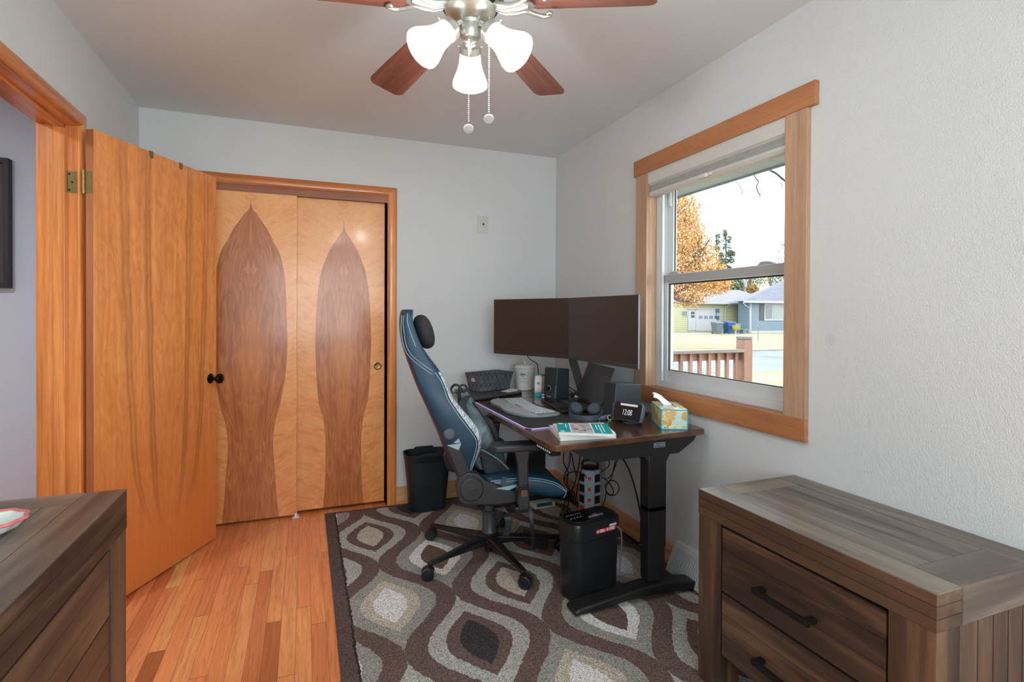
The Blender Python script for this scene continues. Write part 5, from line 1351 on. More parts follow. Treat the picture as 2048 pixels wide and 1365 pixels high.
def lump(name, c, r, rot, m, par, p=.7, seed=1):
    b = MB(); b.M = Matrix.Translation(c) @ Euler(rot).to_matrix().to_4x4(); rr_ = []
    rn_ = random.Random(seed)
    for i in range(11):
        t_ = PI*i/10-PI/2; k = max(abs(math.cos(t_))**p, 1e-3); z_ = math.copysign(abs(math.sin(t_))**p, math.sin(t_))
        rr_.append([(r[0]*k*math.copysign(abs(math.cos(q))**p, math.cos(q))*(1+rn_.uniform(-.03, .03)), r[1]*k*math.copysign(abs(math.sin(q))**p, math.sin(q)), r[2]*z_) for q in [2*PI*s_/20 for s_ in range(20)]])
    b.loft(rr_); return b.build(name, m, par, sharp=80, sub=1)
def q3(x_, y_, z_): X_, Z_ = px2l(x_, z_); return (X_, y_, Z_)
lump('front_pocket', q3(.036, .0, .545), (.036, .12, .072), (0, R_(12), 0), M_can, bp, .6, 3)
lump('upper_flap', q3(-.008, .0, .675), (.028, .11, .060), (0, R_(-24), 0), M_canD, bp, .6, 5)
lump('side_pocket', q3(-.02, -.150, .545), (.062, .028, .068), (0, R_(-12), 0), M_canD, bp, .6, 6)
b = MB()
b.strip(catmull([Vector(q3(*p)) for p in ((-.152, -.03, .872), (-.172, -.03, .905), (-.198, -.025, .912), (-.215, -.02, .890), (-.205, -.015, .868))], 5), .022, .006, (0, 1, .2)); b.build('grab_loop', M_web, bp)
b = MB(); b.tube([Vector(q3(-.158+.021*math.cos(a_), -.052+.004*math.cos(a_), .897+.017*math.sin(a_))) for a_ in [2*PI*k/18 for k in range(18)]], .005, 8, closed=True); b.build('strap_coil', M_web, bp)
b = MB(); b.strip(catmull([Vector(q3(*p)) for p in ((-.14, -.11, .868), (-.172, -.128, .83), (-.165, -.150, .76), (-.135, -.166, .68), (-.12, -.172, .60))], 5), .045, .012, (1, 0, .25)); b.build('shoulder_strap', M_web, bp, sharp=60)
b = MB(); b.strip(catmull([Vector(q3(*p)) for p in ((-.125, -.165, .612), (-.06, -.182, .585), (.0, -.184, .545), (.052, -.176, .492))], 5), .040, .006, (.45, 0, .9)); b.build('compression_strap', M_web, bp, sharp=60)
b = MB(); b.strip(catmull([Vector(q3(*p)) for p in ((-.125, -.1675, .628), (-.06, -.186, .600), (.0, -.188, .560), (.052, -.180, .508))], 5), .004, .004, (.45, 0, .9)); b.build('strap_piping', plain('piping_light', C(150, 160, 168), .6), bp)
b = MB(); b.tube(catmull([Vector(q3(*p)) for p in ((-.118, -.120, .835), (-.075, -.150, .775), (-.030, -.157, .70), (.002, -.155, .62), (.016, -.140, .545))], 5), .0042, 8); b.build('zip', M_shell2, bp)
b = MB(); b.box(.0, .010, -.172, -.164, .06, .10, .001); b.M = None; b.build('zip_pull', plain('zip_metal', C(150, 152, 150), .3, .9), bp)

# ------------------------------------------------------------------ waste bin
M_bin = plain('bin_black', C(26, 34, 38), .5, bump=.15, scale=200)
wb = thing('waste_bin', 'black plastic waste bin on the rug between the closet and the chair', 'waste bin', (-.995, -.150, RZ), 0, world=False)
def binring(w, d, z, r=.05): return [(p[0], p[1], z) for p in rr2(w, d, r, 6)]
b = MB(); Hb = .365
b.loft([binring(.225, .165, .001, .06), binring(.234, .172, .01, .06), binring(.272, .190, Hb-.05, .065), binring(.290, .204, Hb-.045, .065), binring(.300, .212, Hb-.002, .065), binring(.302, .214, Hb, .065), binring(.290, .202, Hb, .06), binring(.282, .196, Hb-.06, .06), binring(.225, .165, .02, .055)], cap=True)
b.build('bin_body', M_bin, wb, sharp=50)
for s in (-1, 1):
    b = MB(); b.prism([(-.07, Hb-.004), (-.058, Hb+.012), (.058, Hb+.012), (.07, Hb-.004)], 'xz', s*.1035-.003, s*.1035+.003); b.build('rim_lip', M_bin, wb, bevel=.001)
# black fabric thing on the floor beside the bin
fl = at(800, 1018, 2, RZ)
fs = lump('floor_sock', (fl.x+.015, fl.y+.0, RZ+.016), (.060, .040, .014), (0, 0, R_(-40)), M_blksu, None, .9, 2) if False else None

# ------------------------------------------------------------------ paper shredder
sdw = thing('paper_shredder', 'black paper shredder with a red warning strip, on the rug beside the near desk leg', 'shredder', (-.530, -1.450, RZ), R_(11), world=False)
SWD, SD_, SH_ = .280, .150, .352
M_shr = plain('shredder_black', C(26, 30, 33), .34, var=.08, scale=120); M_shg = plain('shredder_gloss', C(14, 15, 17), .12)
b = MB(); b.loft([binring(SWD-.03, SD_-.02, .001, .04), binring(SWD-.022, SD_-.012, .008, .042), binring(SWD-.008, SD_-.004, SH_-.085, .045)]); b.build('bin', M_shr, sdw, sharp=50)
b = MB(); b.loft([binring(SWD-.006, SD_-.002, SH_-.083, .045), binring(SWD, SD_, SH_-.070, .045), binring(SWD, SD_, SH_-.018, .045), binring(SWD-.006, SD_-.006, SH_-.008, .043), binring(SWD-.022, SD_-.022, SH_-.004, .04), binring(SWD-.03, SD_-.03, SH_-.001, .038)]); hdr = b.build('cutter_head', M_shr, sdw, sharp=40)
b = MB(); b.prism([(p[0], p[1]) for p in rr2(SWD-.034, SD_-.034, .034, 6)], 'xy', SH_-.002, SH_+.004); b.build('top_panel', M_shg, hdr, bevel=.002)
MB().box(-.075, .075, .004, .010, SH_+.0035, SH_+.0048).build('feed_slot', M_gap, hdr, smooth=False)
b = MB(); b.box(-.03, .050, -.040, -.028, SH_+.004, SH_+.008, .001); b.box(-.005, .02, -.043, -.025, SH_+.005, SH_+.012, .002); b.build('mode_switch', plain('switch_silver', C(160, 168, 172), .3, .6), hdr)
b = MB()
for k in range(7): b.box(-.11+k*.012, -.106+k*.012, .022, .030, SH_+.004, SH_+.0046)
for k in range(4): b.box(-.115+k*.018, -.106+k*.018, -.012, -.006, SH_+.004, SH_+.0046)
b.build('panel_print', plain('panel_print', C(170, 174, 176), .5), hdr, smooth=False)
M_red = plain('label_red', C(206, 44, 62), .4)
lb_ = MB().box(-.022, .118, -SD_/2-.0008, -SD_/2+.0005, SH_-.056, SH_-.038).build('warning_label', M_red, hdr, smooth=False) if False else None
b = MB()
def fr(xa, xb_, za, zb_, m, nm, par, o=.0008):
    # label panels follow the slightly rounded front; straight middle part only
    q = MB(); q.box(xa, xb_, -SD_/2-o, -SD_/2+.0004, za, zb_); return q.build(nm, m, par, smooth=False)
lab = fr(-.022, .096, SH_-.060, SH_-.043, M_red, 'warning_label', hdr)
for x0_ in (-.020, .036): 
    q = MB(); q.lathe([(0, .0004), (.0068, .0004), (.0068, 0)], (x0_+.008, -SD_/2-.0008, SH_-.0515), (0, -1, 0), 18); q.build('prohibition_disc', M_w, lab)
    q = MB(); q.lathe([(.0048, .0009), (.0062, .0009), (.0062, .0004)], (x0_+.008, -SD_/2-.0008, SH_-.0515), (0, -1, 0), 18); q.strip([(x0_+.004, -SD_/2-.0016, SH_-.0475), (x0_+.012, -SD_/2-.0016, SH_-.0555)], .0012, .0003, (1, 0, 1)); q.build('prohibition_ring', M_red, lab)
    for k in range(3): fr(x0_+.019, x0_+(.050 if k < 2 or x0_ > 0 else .040), SH_-.057+k*.005, SH_-.0545+k*.005, M_w, 'label_line', lab, .0012)
fr(.056, .098, SH_-.041, SH_-.031, plain('label_grey', C(190, 200, 206), .4), 'rating_label', hdr)
b = MB(); b.tube([(.10, -SD_/2+.01, SH_-.05), (.112, -SD_/2-.012, SH_-.065), (.122, -SD_/2-.01, SH_-.13), (.121, -SD_/2+.0, SH_-.25), (.128, -.085, .08), (.15, -.075, .03), (.19, -.07, .0075)], .0036, 8, smooth=5); b.build('power_cord', plain('cord_grey', C(96, 98, 102), .5), sdw)

# ------------------------------------------------------------------ tower power strip
tw = thing('power_strip_tower', 'grey tower power strip with black sockets and a red bottom row under the desk', 'power strip', (-.078, -.665, RZ), R_(-32), world=False)
M_twr = plain('tower_grey', C(176, 190, 202), .4, scale=120); M_org = plain('switch_orange', C(232, 74, 42), .35); M_skt = plain('socket_black', C(20, 22, 28), .4); M_rskt = plain('socket_red', C(214, 52, 40), .4)
R8 = .072
def oct_(r, z): return [(r*math.cos(R_(22.5+45*k)), r*math.sin(R_(22.5+45*k)), z) for k in range(8)]
b = MB(); b.loft([oct_(.074, .001), oct_(.074, .022)]); b.build('plinth', M_plblk, tw, bevel=.003)
b = MB(); b.loft([oct_(R8*.98, .022), oct_(R8, .028), oct_(R8, .300), oct_(R8*.92, .306)]); tb_ = b.build('column', M_twr, tw, bevel=.002)
b = MB(); b.loft([oct_(R8*.85, .306), oct_(R8*.6, .318), oct_(.02, .322)]); b.build('cap', M_plblk, tw, bevel=.002)
b = MB(); b.tube([(-.045, 0, .315), (-.048, 0, .335), (-.035, 0, .350), (0, 0, .355), (.035, 0, .350), (.048, 0, .335), (.045, 0, .315)], .008, 10, smooth=4); b.build('handle', M_plblk, tw)
ap = R8*math.cos(R_(22.5))
for row in range(4):
    zc_ = .060+row*.066
    for f in range(4, 9):
        a_ = R_(45*f); d = Vector((math.cos(a_), math.sin(a_), 0)); M = frame3(d*ap+Vector((0, 0, zc_)), (-d.y, d.x, 0))
        b = MB(); b.M = M
        wide = f % 2 == 1
        # local y is the inward/outward axis
        if wide: b.box(-.022, .022, -.0012, .0012, -.024, .024); nm, m_ = 'socket', (M_rskt if row == 0 else M_skt)
        else: b.box(-.009, .009, -.003, .003, -.010, .010); nm, m_ = 'switch', M_org
        so = b.build(nm, m_, tw, smooth=False)
# white and green box lying by the far leg
wx = at(1078, 1006, 2, RZ)
wbx = thing('adapter_box', 'flat white box with a dark green band on the floor behind the chair seat', 'box', (wx.x-.005, -.392, RZ), R_(3), world=False)
MB().box(-.075, .075, -.04, .04, .0005, .030, .001).build('carton', plain('box_white', C(206, 214, 214), .5), wbx)
MB().box(-.060, .052, -.0404, -.030, .012, .0304).build('green_band', plain('band_green', C(24, 88, 84), .5), wbx, smooth=False)

# ------------------------------------------------------------------ cables under the desk
def cable(label, paths, r=.0032):
    b = MB()
    for p in paths: b.tube([(q[0], q[1], max(q[2], RZ+.008)) for q in p], r, 7, smooth=5)
    return tag(b.build('desk_cable', M_plblk2), label, 'cable')
def A(px, py, x): return tuple(at(px, py, 0, x))
cable('long black cord looping from the desk down to the baseboard by the near leg', [[A(1243, 915, -.16), A(1258, 940, -.15), A(1272, 985, -.13), A(1281, 1030, -.09), A(1284, 1065, -.04), A(1279, 1087, -.03), A(1262, 1082, -.028), A(1246, 1073, -.028)]], .0045)
cable('coiled thin black cord hanging right of the power tower', [[A(1233, 912, -.2), A(1228, 935, -.2), A(1222, 958, -.18), A(1212, 975, -.16), A(1216, 988, -.16), A(1229, 991, -.16), A(1238, 980, -.16), A(1234, 966, -.16), A(1222, 962, -.16), A(1211, 970, -.15), A(1213, 985, -.15), A(1222, 992, -.15), A(1227, 984, -.15), A(1221, 970, -.15), A(1211, 960, -.13), A(1203, 955, -.12)],
      [A(1212, 985, -.15), A(1210, 1000, -.14), A(1204, 1020, -.12), A(1200, 1032, -.11)]], .0028)
cable('bundle of black cables hanging left of the power tower', [
    [A(1128, 905, -.3), A(1127, 925, -.3), A(1136, 945, -.3), A(1134, 965, -.28), A(1140, 985, -.28), A(1130, 1005, -.26), A(1122, 1040, -.24)],
    [A(1141, 905, -.3), A(1138, 930, -.3), A(1128, 955, -.28), A(1134, 975, -.28), A(1148, 985, -.24), A(1145, 1005, -.22)],
    [A(1160, 900, -.28), A(1158, 930, -.26), A(1150, 965, -.25), A(1138, 1000, -.24), A(1133, 1035, -.22)],
    [A(1172, 905, -.24), A(1164, 935, -.24), A(1156, 970, -.22), A(1150, 1010, -.2)],
    [A(1143, 908, -.3), A(1148, 935, -.28), A(1152, 955, -.26), A(1146, 975, -.25), A(1130, 990, -.24)],
    [A(1130, 960, -.3), A(1136, 948, -.28), A(1152, 944, -.24), A(1168, 950, -.2), A(1173, 956, -.18)]], .0034)
cable('thin black cord curving down behind the handle of the power tower', [[A(1205, 910, -.2), A(1219, 926, -.18), A(1212, 938, -.16), A(1200, 946, -.14)], [A(1203, 955, -.11), A(1215, 958, -.12), A(1226, 945, -.15), A(1233, 925, -.18), A(1238, 912, -.2)]], .0028)
# black power brick behind the tower and wall outlet
pb_ = at(1146, 1000, 0, -.24)
b = MB(); b.box(pb_.x-.05, pb_.x+.05, pb_.y-.02, pb_.y+.08, RZ+.0005, RZ+.055, .008)
tag(b.build('power_brick', M_plblk2), 'black power brick on the floor left of the power tower', 'adapter')
ou = at(1206, 932, 0, -.004)
wo = MB().box(-.006, 0, ou.y-.038, ou.y+.038, ou.z-.06, ou.z+.06, .002)
tag(wo.build('wall_outlet', plain('outlet_grey', C(186, 190, 190), .4)), 'pale wall outlet plate behind the power tower handle', 'wall outlet')

# ------------------------------------------------------------------ outside the window
def X(px, py, Y): return at(px, py, 1, Y)
GZ = -.55
def ground_mat(name, a, b_, c_, s=3, bump=.3, s2=40):
    t = NT(name); P = t.pos(); n = t.noise(P, s, 4); m = t.noise(P, s2, 3)
    c = t.ramp(n, [(.35, a), (.5, b_), (.65, c_)]); c = t.mix(.5, c, t.ramp(m, [(.35, (.72, .70, .66)), (.65, (1.2, 1.2, 1.2))]), 'MULTIPLY'); t.bump(m, bump, .03); return t.done(c, .95, spec=.1)
M_lawn = ground_mat('leafy_lawn', D(206, 186, 148), D(226, 210, 178), D(220, 214, 170), .8, .4, 9)
M_grass = ground_mat('near_grass', D(206, 204, 160), D(222, 216, 176), D(232, 222, 188), 1.2, .4, 12)
M_road = ground_mat('asphalt', D(168, 176, 186), D(186, 194, 202), D(198, 204, 210), .5, .15, 14)
M_conc = ground_mat('concrete', D(208, 206, 200), D(220, 218, 214), D(228, 226, 222), .6, .1, 10)
def quad(name, P, m, z):
    b = MB(); b.prism([(p[0], p[1]) for p in P], 'xy', z-.05, z); return tag(b.build(name, m, smooth=False), kind='structure')
quad('ground_near', [(.16, -14), (60, -14), (60, 9.9), (.16, 9.9)], M_grass, GZ)
ya = X(1540, 744, 12).y
# street: band crossing behind the deck rail
def gp(px, py): return at(px, py, 2, GZ)
s_n = gp(1540, 743).y; s_f = gp(1540, 703).y
quad('road', [(-60, s_n), (90, s_n), (90, s_f), (-60, s_f)], M_road, GZ+.004)
quad('lawn_near', [(-60, 9.9), (90, 9.9), (90, s_n), (-60, s_n)], M_grass, GZ+.002)
quad('lawn_far', [(-60, s_f), (120, s_f), (120, 140), (-60, 140)], M_lawn, GZ+.06)
quad('curb', [(-60, s_f-.1), (90, s_f-.1), (90, s_f+.35), (-60, s_f+.35)], M_conc, GZ+.10)
YF = 38.5
dvL = gp(1352, 664); 
quad('driveway', [(X(1300, 660, YF).x, YF-.5), (X(1420, 660, YF).x, YF-.5), (X(1430, 668, 34).x, 34.5), (X(1290, 668, 34).x, 34.5)], M_conc, GZ+.09)
quad('front_walk', [(X(1330, 683, 28).x, 28.0), (X(1530, 683, 28).x, 27.6), (X(1530, 683, 28).x, 28.1), (X(1330, 683, 28).x, 28.5)], M_conc, GZ+.075)

def siding(name, col, pitch=.2):
    t = NT(name); x, y, z = t.sep(t.pos()); f = (z/pitch); fr_ = f-f.floor()
    c = t.mix(fr_.lt(.12), col, tuple(k*.62 for k in col)); c = t.mix(.15, c, t.ramp(t.noise(t.pos(), 2, 2), [(.3, (.85, .85, .85)), (.7, (1.1, 1.1, 1.1))]), 'MULTIPLY')
    t.bump(fr_, .4, .02); return t.done(c, .7)
def shingle(name, col):
    t = NT(name); x, y, z = t.sep(t.pos()); n = t.noise(t.comb(x*.5, y*2.0, z*6.0), 2.2, 3)
    return t.done(t.ramp(n, [(.3, tuple(k*.85 for k in col)), (.7, tuple(min(1, k*1.12) for k in col))]), .9, spec=.1)
M_yel = siding('yellow_siding', D(244, 240, 190)); M_blu = siding('blue_siding', D(160, 188, 208), .18); M_roofm = shingle('grey_shingles', D(186, 182, 190)); M_roof2 = shingle('grey_blue_shingles', D(168, 172, 186))
M_ext = plain('exterior_white', D(236, 236, 240), .5, var=.02); M_extg = plain('exterior_glass', D(126, 140, 152), .15); M_shut = plain('shutter_grey', D(96, 92, 108), .6)
zE = X(1440, 606, YF).z; zB = GZ
yh = thing('yellow_house', 'pale yellow ranch house with a white garage door across the street', 'house', (X(1440, 660, YF).x, YF+3, GZ))
xL, xR = X(1290, 600, YF).x, X(1506, 600, YF).x
MB().box(xL, xR, YF, YF+8, zB, zE).build('wall', M_yel, yh, smooth=False)
# hip roof
ro = .35
xl2 = X(1374, 607, YF-ro).x
def hip(name, x0, x1, y0, y1, z0, z1, rx0, rx1, m, par):
    b = MB(); ym = (y0+y1)/2
    b.mat(m); e = [b.v(p) for p in ((x0, y0, z0), (x1, y0, z0), (x1, y1, z0), (x0, y1, z0))]; r = [b.v((rx0, ym, z1)), b.v((rx1, ym, z1))]
    b.face([e[0], e[1], r[1], r[0]]); b.face([e[2], e[3], r[0], r[1]]); b.face([e[1], e[2], r[1]]); b.face([e[3], e[0], r[0]]); b.face(e[::-1]); return b.build(name, m, par, smooth=False)
ym_ = YF+4
hip('roof', X(1373, 606, YF).x-.1, xR+3.5, YF-.5, YF+8.5, zE, X(1450, 580, ym_).z, X(1427, 580, ym_).x, X(1480, 580, ym_).x, M_roofm, yh)
hip('garage_roof', xL-.5, X(1376, 606, YF).x, YF+.3, YF+8, zE-.35, X(1400, 590, ym_).z, xL+3, X(1372, 600, ym_).x, M_roofm, yh)
MB().box(X(1373, 606, YF).x-.1, xR+.2, YF-.60, YF-.48, zE-.14, zE+.02).build('gutter', M_ext, yh, smooth=False)
def ext_rect(nm, px0, py0, px1, py1, Y, d, m, par):
    p0 = X(px0, py0, Y); p1 = X(px1, py1, Y)
    return MB().box(min(p0.x, p1.x), max(p0.x, p1.x), Y-d, Y, min(p0.z, p1.z), max(p0.z, p1.z)).build(nm, m, par, smooth=False)
gd = ext_rect('garage_door', 1394, 620, 1441, 662, YF, .06, M_ext, yh)
for i in range(4): ext_rect('garage_window', 1398+i*10.3, 632, 1405+i*10.3, 638, YF-.06, .02, M_extg, gd)
ed_ = ext_rect('entry_door', 1379, 622, 1391, 661, YF, .05, M_ext, yh)
for a in (624, 631): ext_rect('door_pane', 1382, a, 1389, a+5, YF-.05, .02, M_shut, ed_)
ext_rect('door_frame', 1375.5, 618.5, 1379, 662, YF, .08, M_ext, yh); ext_rect('door_frame', 1391, 618.5, 1394, 662, YF, .08, M_ext, yh); ext_rect('door_frame', 1375.5, 617, 1441, 620, YF, .08, M_ext, yh)
wf = ext_rect('side_window', 1485, 619, 1500, 632, YF, .06, M_ext, yh); ext_rect('window_pane', 1487, 621, 1498, 630, YF-.06, .02, M_extg, wf)
wf = ext_rect('side_window', 1364, 622, 1375, 632, YF, .06, M_ext, yh); ext_rect('window_pane', 1365, 623, 1374, 631, YF-.06, .02, M_extg, wf)
b = MB(); q = [X(1461, 607, YF-.5), X(1459, 611, YF-.3), X(1451, 615, YF-.1), X(1450, 625, YF-.1), X(1450, 661, YF-.1)]; b.tube(q, .06, 6); b.build('downspout', M_ext, yh)
# blue house
YB = 36.0
bh = thing('blue_house', 'blue sided house with a grey shuttered window across the street at the right', 'house', (X(1560, 665, YB).x, YB+3, GZ))
bx0 = X(1501.5, 600, YB).x; bzE = X(1530, 603.5, YB).z
MB().box(bx0, bx0+16, YB, YB+1.6, GZ, bzE).build('wall', M_blu, bh, smooth=False)
ymb = YB+1.7
b = MB(); b.mat(M_roof2); zr_ = X(1567, 566, ymb).z+.3; e_ = [b.v(p) for p in ((X(1487, 604, YB-.5).x, YB-.5, bzE), (bx0+17, YB-.5, bzE), (bx0+17, ymb, bzE), (X(1487, 604, YB-.5).x+.6, ymb, bzE))]; r_2 = [b.v((X(1572, 566, ymb).x, ymb, zr_)), b.v((bx0+17, ymb, zr_))]
b.face([e_[0], e_[1], r_2[1], r_2[0]]); b.face([e_[3], e_[0], r_2[0]]); b.face([e_[2], e_[3], r_2[0], r_2[1]]); b.face([e_[1], e_[2], r_2[1]]); b.face(e_[::-1]); b.build('roof', M_roof2, bh, smooth=False)
MB().box(X(1487, 604, YB-.5).x, bx0+17, YB-.6, YB-.48, bzE-.16, bzE+.03).build('gutter', M_ext, bh, smooth=False)
MB().box(bx0-.1, bx0+.06, YB-.05, YB+.1, GZ, bzE).build('corner_board', M_ext, bh, smooth=False)
MB().box(bx0, bx0+16, YB-.08, YB, GZ, GZ+.28).build('foundation', M_ext, bh, smooth=False)
ext_rect('shutter', 1519, 608, 1527, 641, YB, .06, M_shut, bh)
wf = ext_rect('front_window', 1528, 607, 1600, 641.5, YB, .07, M_ext, bh); ext_rect('window_pane', 1531.5, 610, 1544, 638, YB-.07, .02, M_extg, wf); ext_rect('window_pane', 1546, 610, 1597, 638, YB-.07, .02, plain('curtained_glass', D(186, 202, 200), .3), wf)
b = MB(); q = [X(1487, 606, YB-.5), X(1490, 611, YB-.4), X(1500, 617, YB-.15), X(1501, 640, YB-.15), X(1501, 664, YB-.15)]; b.tube(q, .06, 6); b.build('downspout', M_ext, bh)
# bins
def bin_(label, px, col, w=.62, h=1.08, Y=35.4):
    p = X(px, 664, Y); th = thing('wheelie_bin', label, 'bin', (p.x, Y, GZ+.07), 0, world=False, group=None)
    m = plain('bin_'+label[:4].strip(), col, .5)
    b = MB(); b.loft([[(-w*.38, -.28, .05), (w*.38, -.28, .05), (w*.38, .28, .05), (-w*.38, .28, .05)], [(-w*.5, -.36, h*.9), (w*.5, -.36, h*.9), (w*.5, .36, h*.9), (-w*.5, .36, h*.9)]]); b.build('tub', m, th, smooth=False)
    b = MB(); b.loft([[(-w*.55, -.42, h*.9), (w*.55, -.42, h*.9), (w*.55, .38, h*.9), (-w*.55, .38, h*.9)], [(-w*.5, -.36, h), (w*.5, -.36, h), (w*.5, .34, h+.05), (-w*.5, .34, h+.05)]]); b.build('lid', m, th, smooth=False)
    for s in (-1, 1): MB().cyl((s*w*.3-.03, .30, .12), (s*w*.3+.03, .30, .12), .12, seg=14).build('wheel', M_plblk, th)
bin_('grey wheelie bin by the garage door across the street', 1434, D(128, 140, 148), .82)
bin_('blue wheelie bin by the garage door across the street', 1458, D(40, 98, 172), .9, 1.12)
gb = thing('garden_bench', 'faded green bench beside the blue bin across the street', 'bench', (X(1477, 662, 35.6).x, 35.6, GZ+.07), world=False)
M_bg = plain('bench_green', D(146, 178, 170), .6)
MB().box(-.42, .42, -.2, .2, .36, .42).build('seat', M_bg, gb, smooth=False); MB().box(-.42, .42, .16, .2, .42, .95).build('backrest', M_bg, gb, smooth=False)
for s in (-1, 1): MB().box(s*.38-.03, s*.38+.03, -.2, .2, 0, .36).build('leg', M_bg, gb, smooth=False)
yb_ = thing('yellow_basin', 'yellow plastic scoop leaning on the green bench', 'toy', (X(1471, 655, 34.6).x, 34.6, GZ+.07), world=False)
MB().lathe([(0, .30), (.18, .34), (.30, .62), (.32, .78), (.28, .78), (.15, .42), (0, .40)], seg=16).build('bowl', plain('yellow_plastic', D(236, 220, 88), .4), yb_); MB().box(-.05, .05, -.05, .05, 0, .34).build('foot', M_ext, yb_)
st_ = thing('side_table', 'small pale garden table right of the green bench', 'table', (X(1491, 663, 35.6).x, 35.6, GZ+.07), world=False)
MB().box(-.3, .3, -.2, .2, .34, .40).build('table_top', plain('table_pale', D(180, 196, 180), .6), st_)
for sx in (-1, 1):
    for sy in (-1, 1): MB().box(sx*.26-.02, sx*.26+.02, sy*.16-.02, sy*.16+.02, 0, .34).build('leg', M_ext, st_)
fgp = X(1435, 629, YF-.12)
fg = MB(); fg.mat(plain('flag_blue', D(60, 120, 210), .6)); fg.box(fgp.x-.2, fgp.x+.2, YF-.16, YF-.14, fgp.z+.1, fgp.z+.55); fg.mat(M_ext); fg.box(fgp.x-.14, fgp.x+.18, YF-.16, YF-.14, fgp.z-.15, fgp.z+.1); fg.mat(plain('flag_yellow', D(226, 214, 120), .6)); fg.box(fgp.x-.1, fgp.x+.1, YF-.17, YF-.14, fgp.z-.1, fgp.z+.15); fg.mat(fg.mats[0]); fg.box(fgp.x-.05, fgp.x+.2, YF-.16, YF-.14, fgp.z-.55, fgp.z-.15)
tag(fg.build('garden_flag', smooth=False), 'small blue and white flag hanging at the right side of the garage door', 'flag')
sp_ = X(1516, 690, 24); b = MB(); b.cyl((sp_.x, 24, GZ), (sp_.x, 24, X(1516, 655, 24).z), .02, seg=8); b.box(sp_.x-.05, sp_.x+.05, 23.98, 24.02, X(1516, 655, 24).z-.1, X(1516, 655, 24).z)
tag(b.build('marker_stake', plain('stake_grey', D(140, 136, 130), .7)), 'thin stake standing in the far lawn', 'stake')
up = X(1490, 600, 60); b = MB(); b.cyl((up.x, 60, GZ), (up.x, 60, X(1490, 548, 60).z), .14, seg=10); b.cyl((up.x-.5, 59.7, X(1490, 575, 60).z), (up.x-.5, 59.7, X(1490, 563, 60).z), .45, seg=14); b.box(up.x-1.2, up.x+1.2, 59.9, 60.1, X(1490, 556, 60).z, X(1490, 555, 60).z+.1)
tag(b.build('utility_pole', plain('pole_grey', D(196, 204, 212), .7)), 'pale utility pole with a round transformer behind the roofs', 'pole')

# deck rail: cedar posts, balusters, cap
M_ced = wood('cedar_rail', D(190, 132, 108), D(220, 160, 132), D(236, 184, 156), 2, 8, .1, .7, rnd=5); M_cap = wood('weathered_cap', D(160, 142, 128), D(190, 174, 160), D(208, 196, 184), 0, 8, .1, .8, rnd=5)
RY = 1.75
rl = thing('deck_railing', 'reddish cedar deck railing with square balusters outside the window', 'railing', (2.7, RY, -.10))
rxe = X(1489, 700, RY).x
pe_ = X(1477, 700, RY).x+.033
MB().box(1.2, pe_, RY-.07, RY+.07, .80, .838).build('cap_rail', M_cap, rl, smooth=False)
MB().box(1.2, pe_, RY+.015, RY+.055, .70, .80).build('top_rail', M_ced, rl, smooth=False); MB().box(1.2, pe_, RY+.015, RY+.055, .02, .11).build('bottom_rail', M_ced, rl, smooth=False)
bw = (X(1378.5, 720, RY).x-X(1359.5, 720, RY).x)
for k in range(-6, 7):
    xx = X(1361+0, 720, RY).x+bw*k
    if xx > 1.22 and xx < rxe-.08: MB().box(xx-.02, xx+.02, RY-.025, RY+.015, -.02, .80).build('baluster', M_ced, rl, smooth=False)
px0_, px1_ = X(1477, 700, RY).x, X(1500, 700, RY).x
pt_ = thing('railing_post', 'square cedar newel post with routed grooves at the end of the deck railing', 'post', ((px0_+px1_)/2+.02, RY, -.3))
w_ = .14; xc_ = px0_+.035+w_/2
MB().box(xc_-w_/2, xc_+w_/2, RY-.06, RY-.06+w_, GZ, .955).build('shaft', M_ced, pt_, bevel=.004)
for z0_ in (.93, .885): MB().box(xc_-w_/2+.006, xc_+w_/2-.006, RY-.054, RY-.066+w_, z0_, z0_+.01).build('groove', M_gap, pt_) if False else None
MB().box(xc_-w_/2+.008, xc_+w_/2-.008, RY-.052, RY-.068+w_, .955, .963).build('groove', M_shut, pt_); MB().box(xc_-w_/2, xc_+w_/2, RY-.06, RY-.06+w_, .963, 1.0, .004).build('post_cap', M_cap, pt_)
quad('deck', [(.16, -3.2), (xc_+.06, -3.2), (xc_+.06, RY+.1), (.16, RY+.1)], M_ced, -.12)

# eave of this house
M_sof = NT('vented_soffit'); _x, _y, _z = M_sof.sep(M_sof.pos()); fy = (_y/.3048); ff = fy-fy.floor()
cS = M_sof.mix(ff.lt(.02), D(206, 220, 212), D(140, 150, 144)); M_soffit = M_sof.done(cS, .6)
sx1 = at(1460, 360, 2, 2.30).x
b = MB(); b.box(T, sx1, -6, 3.0, 2.30, 2.32); sof = tag(b.build('trim_8', M_soffit, smooth=False), kind='structure')
b = MB(); b.box(sx1, sx1+.02, -6, 3.0, 2.285, 2.46); tag(b.build('trim_9', plain('fascia_grey', D(120, 128, 132), .6), smooth=False), kind='structure')
quadroof = MB(); quadroof.prism([(-4.6, 2.62), (-4.6, 2.9), (sx1+.02, 2.5), (sx1+.02, 2.46)], 'xz', -6, 3.0); tag(quadroof.build('roof', M_roof2, smooth=False), kind='structure')

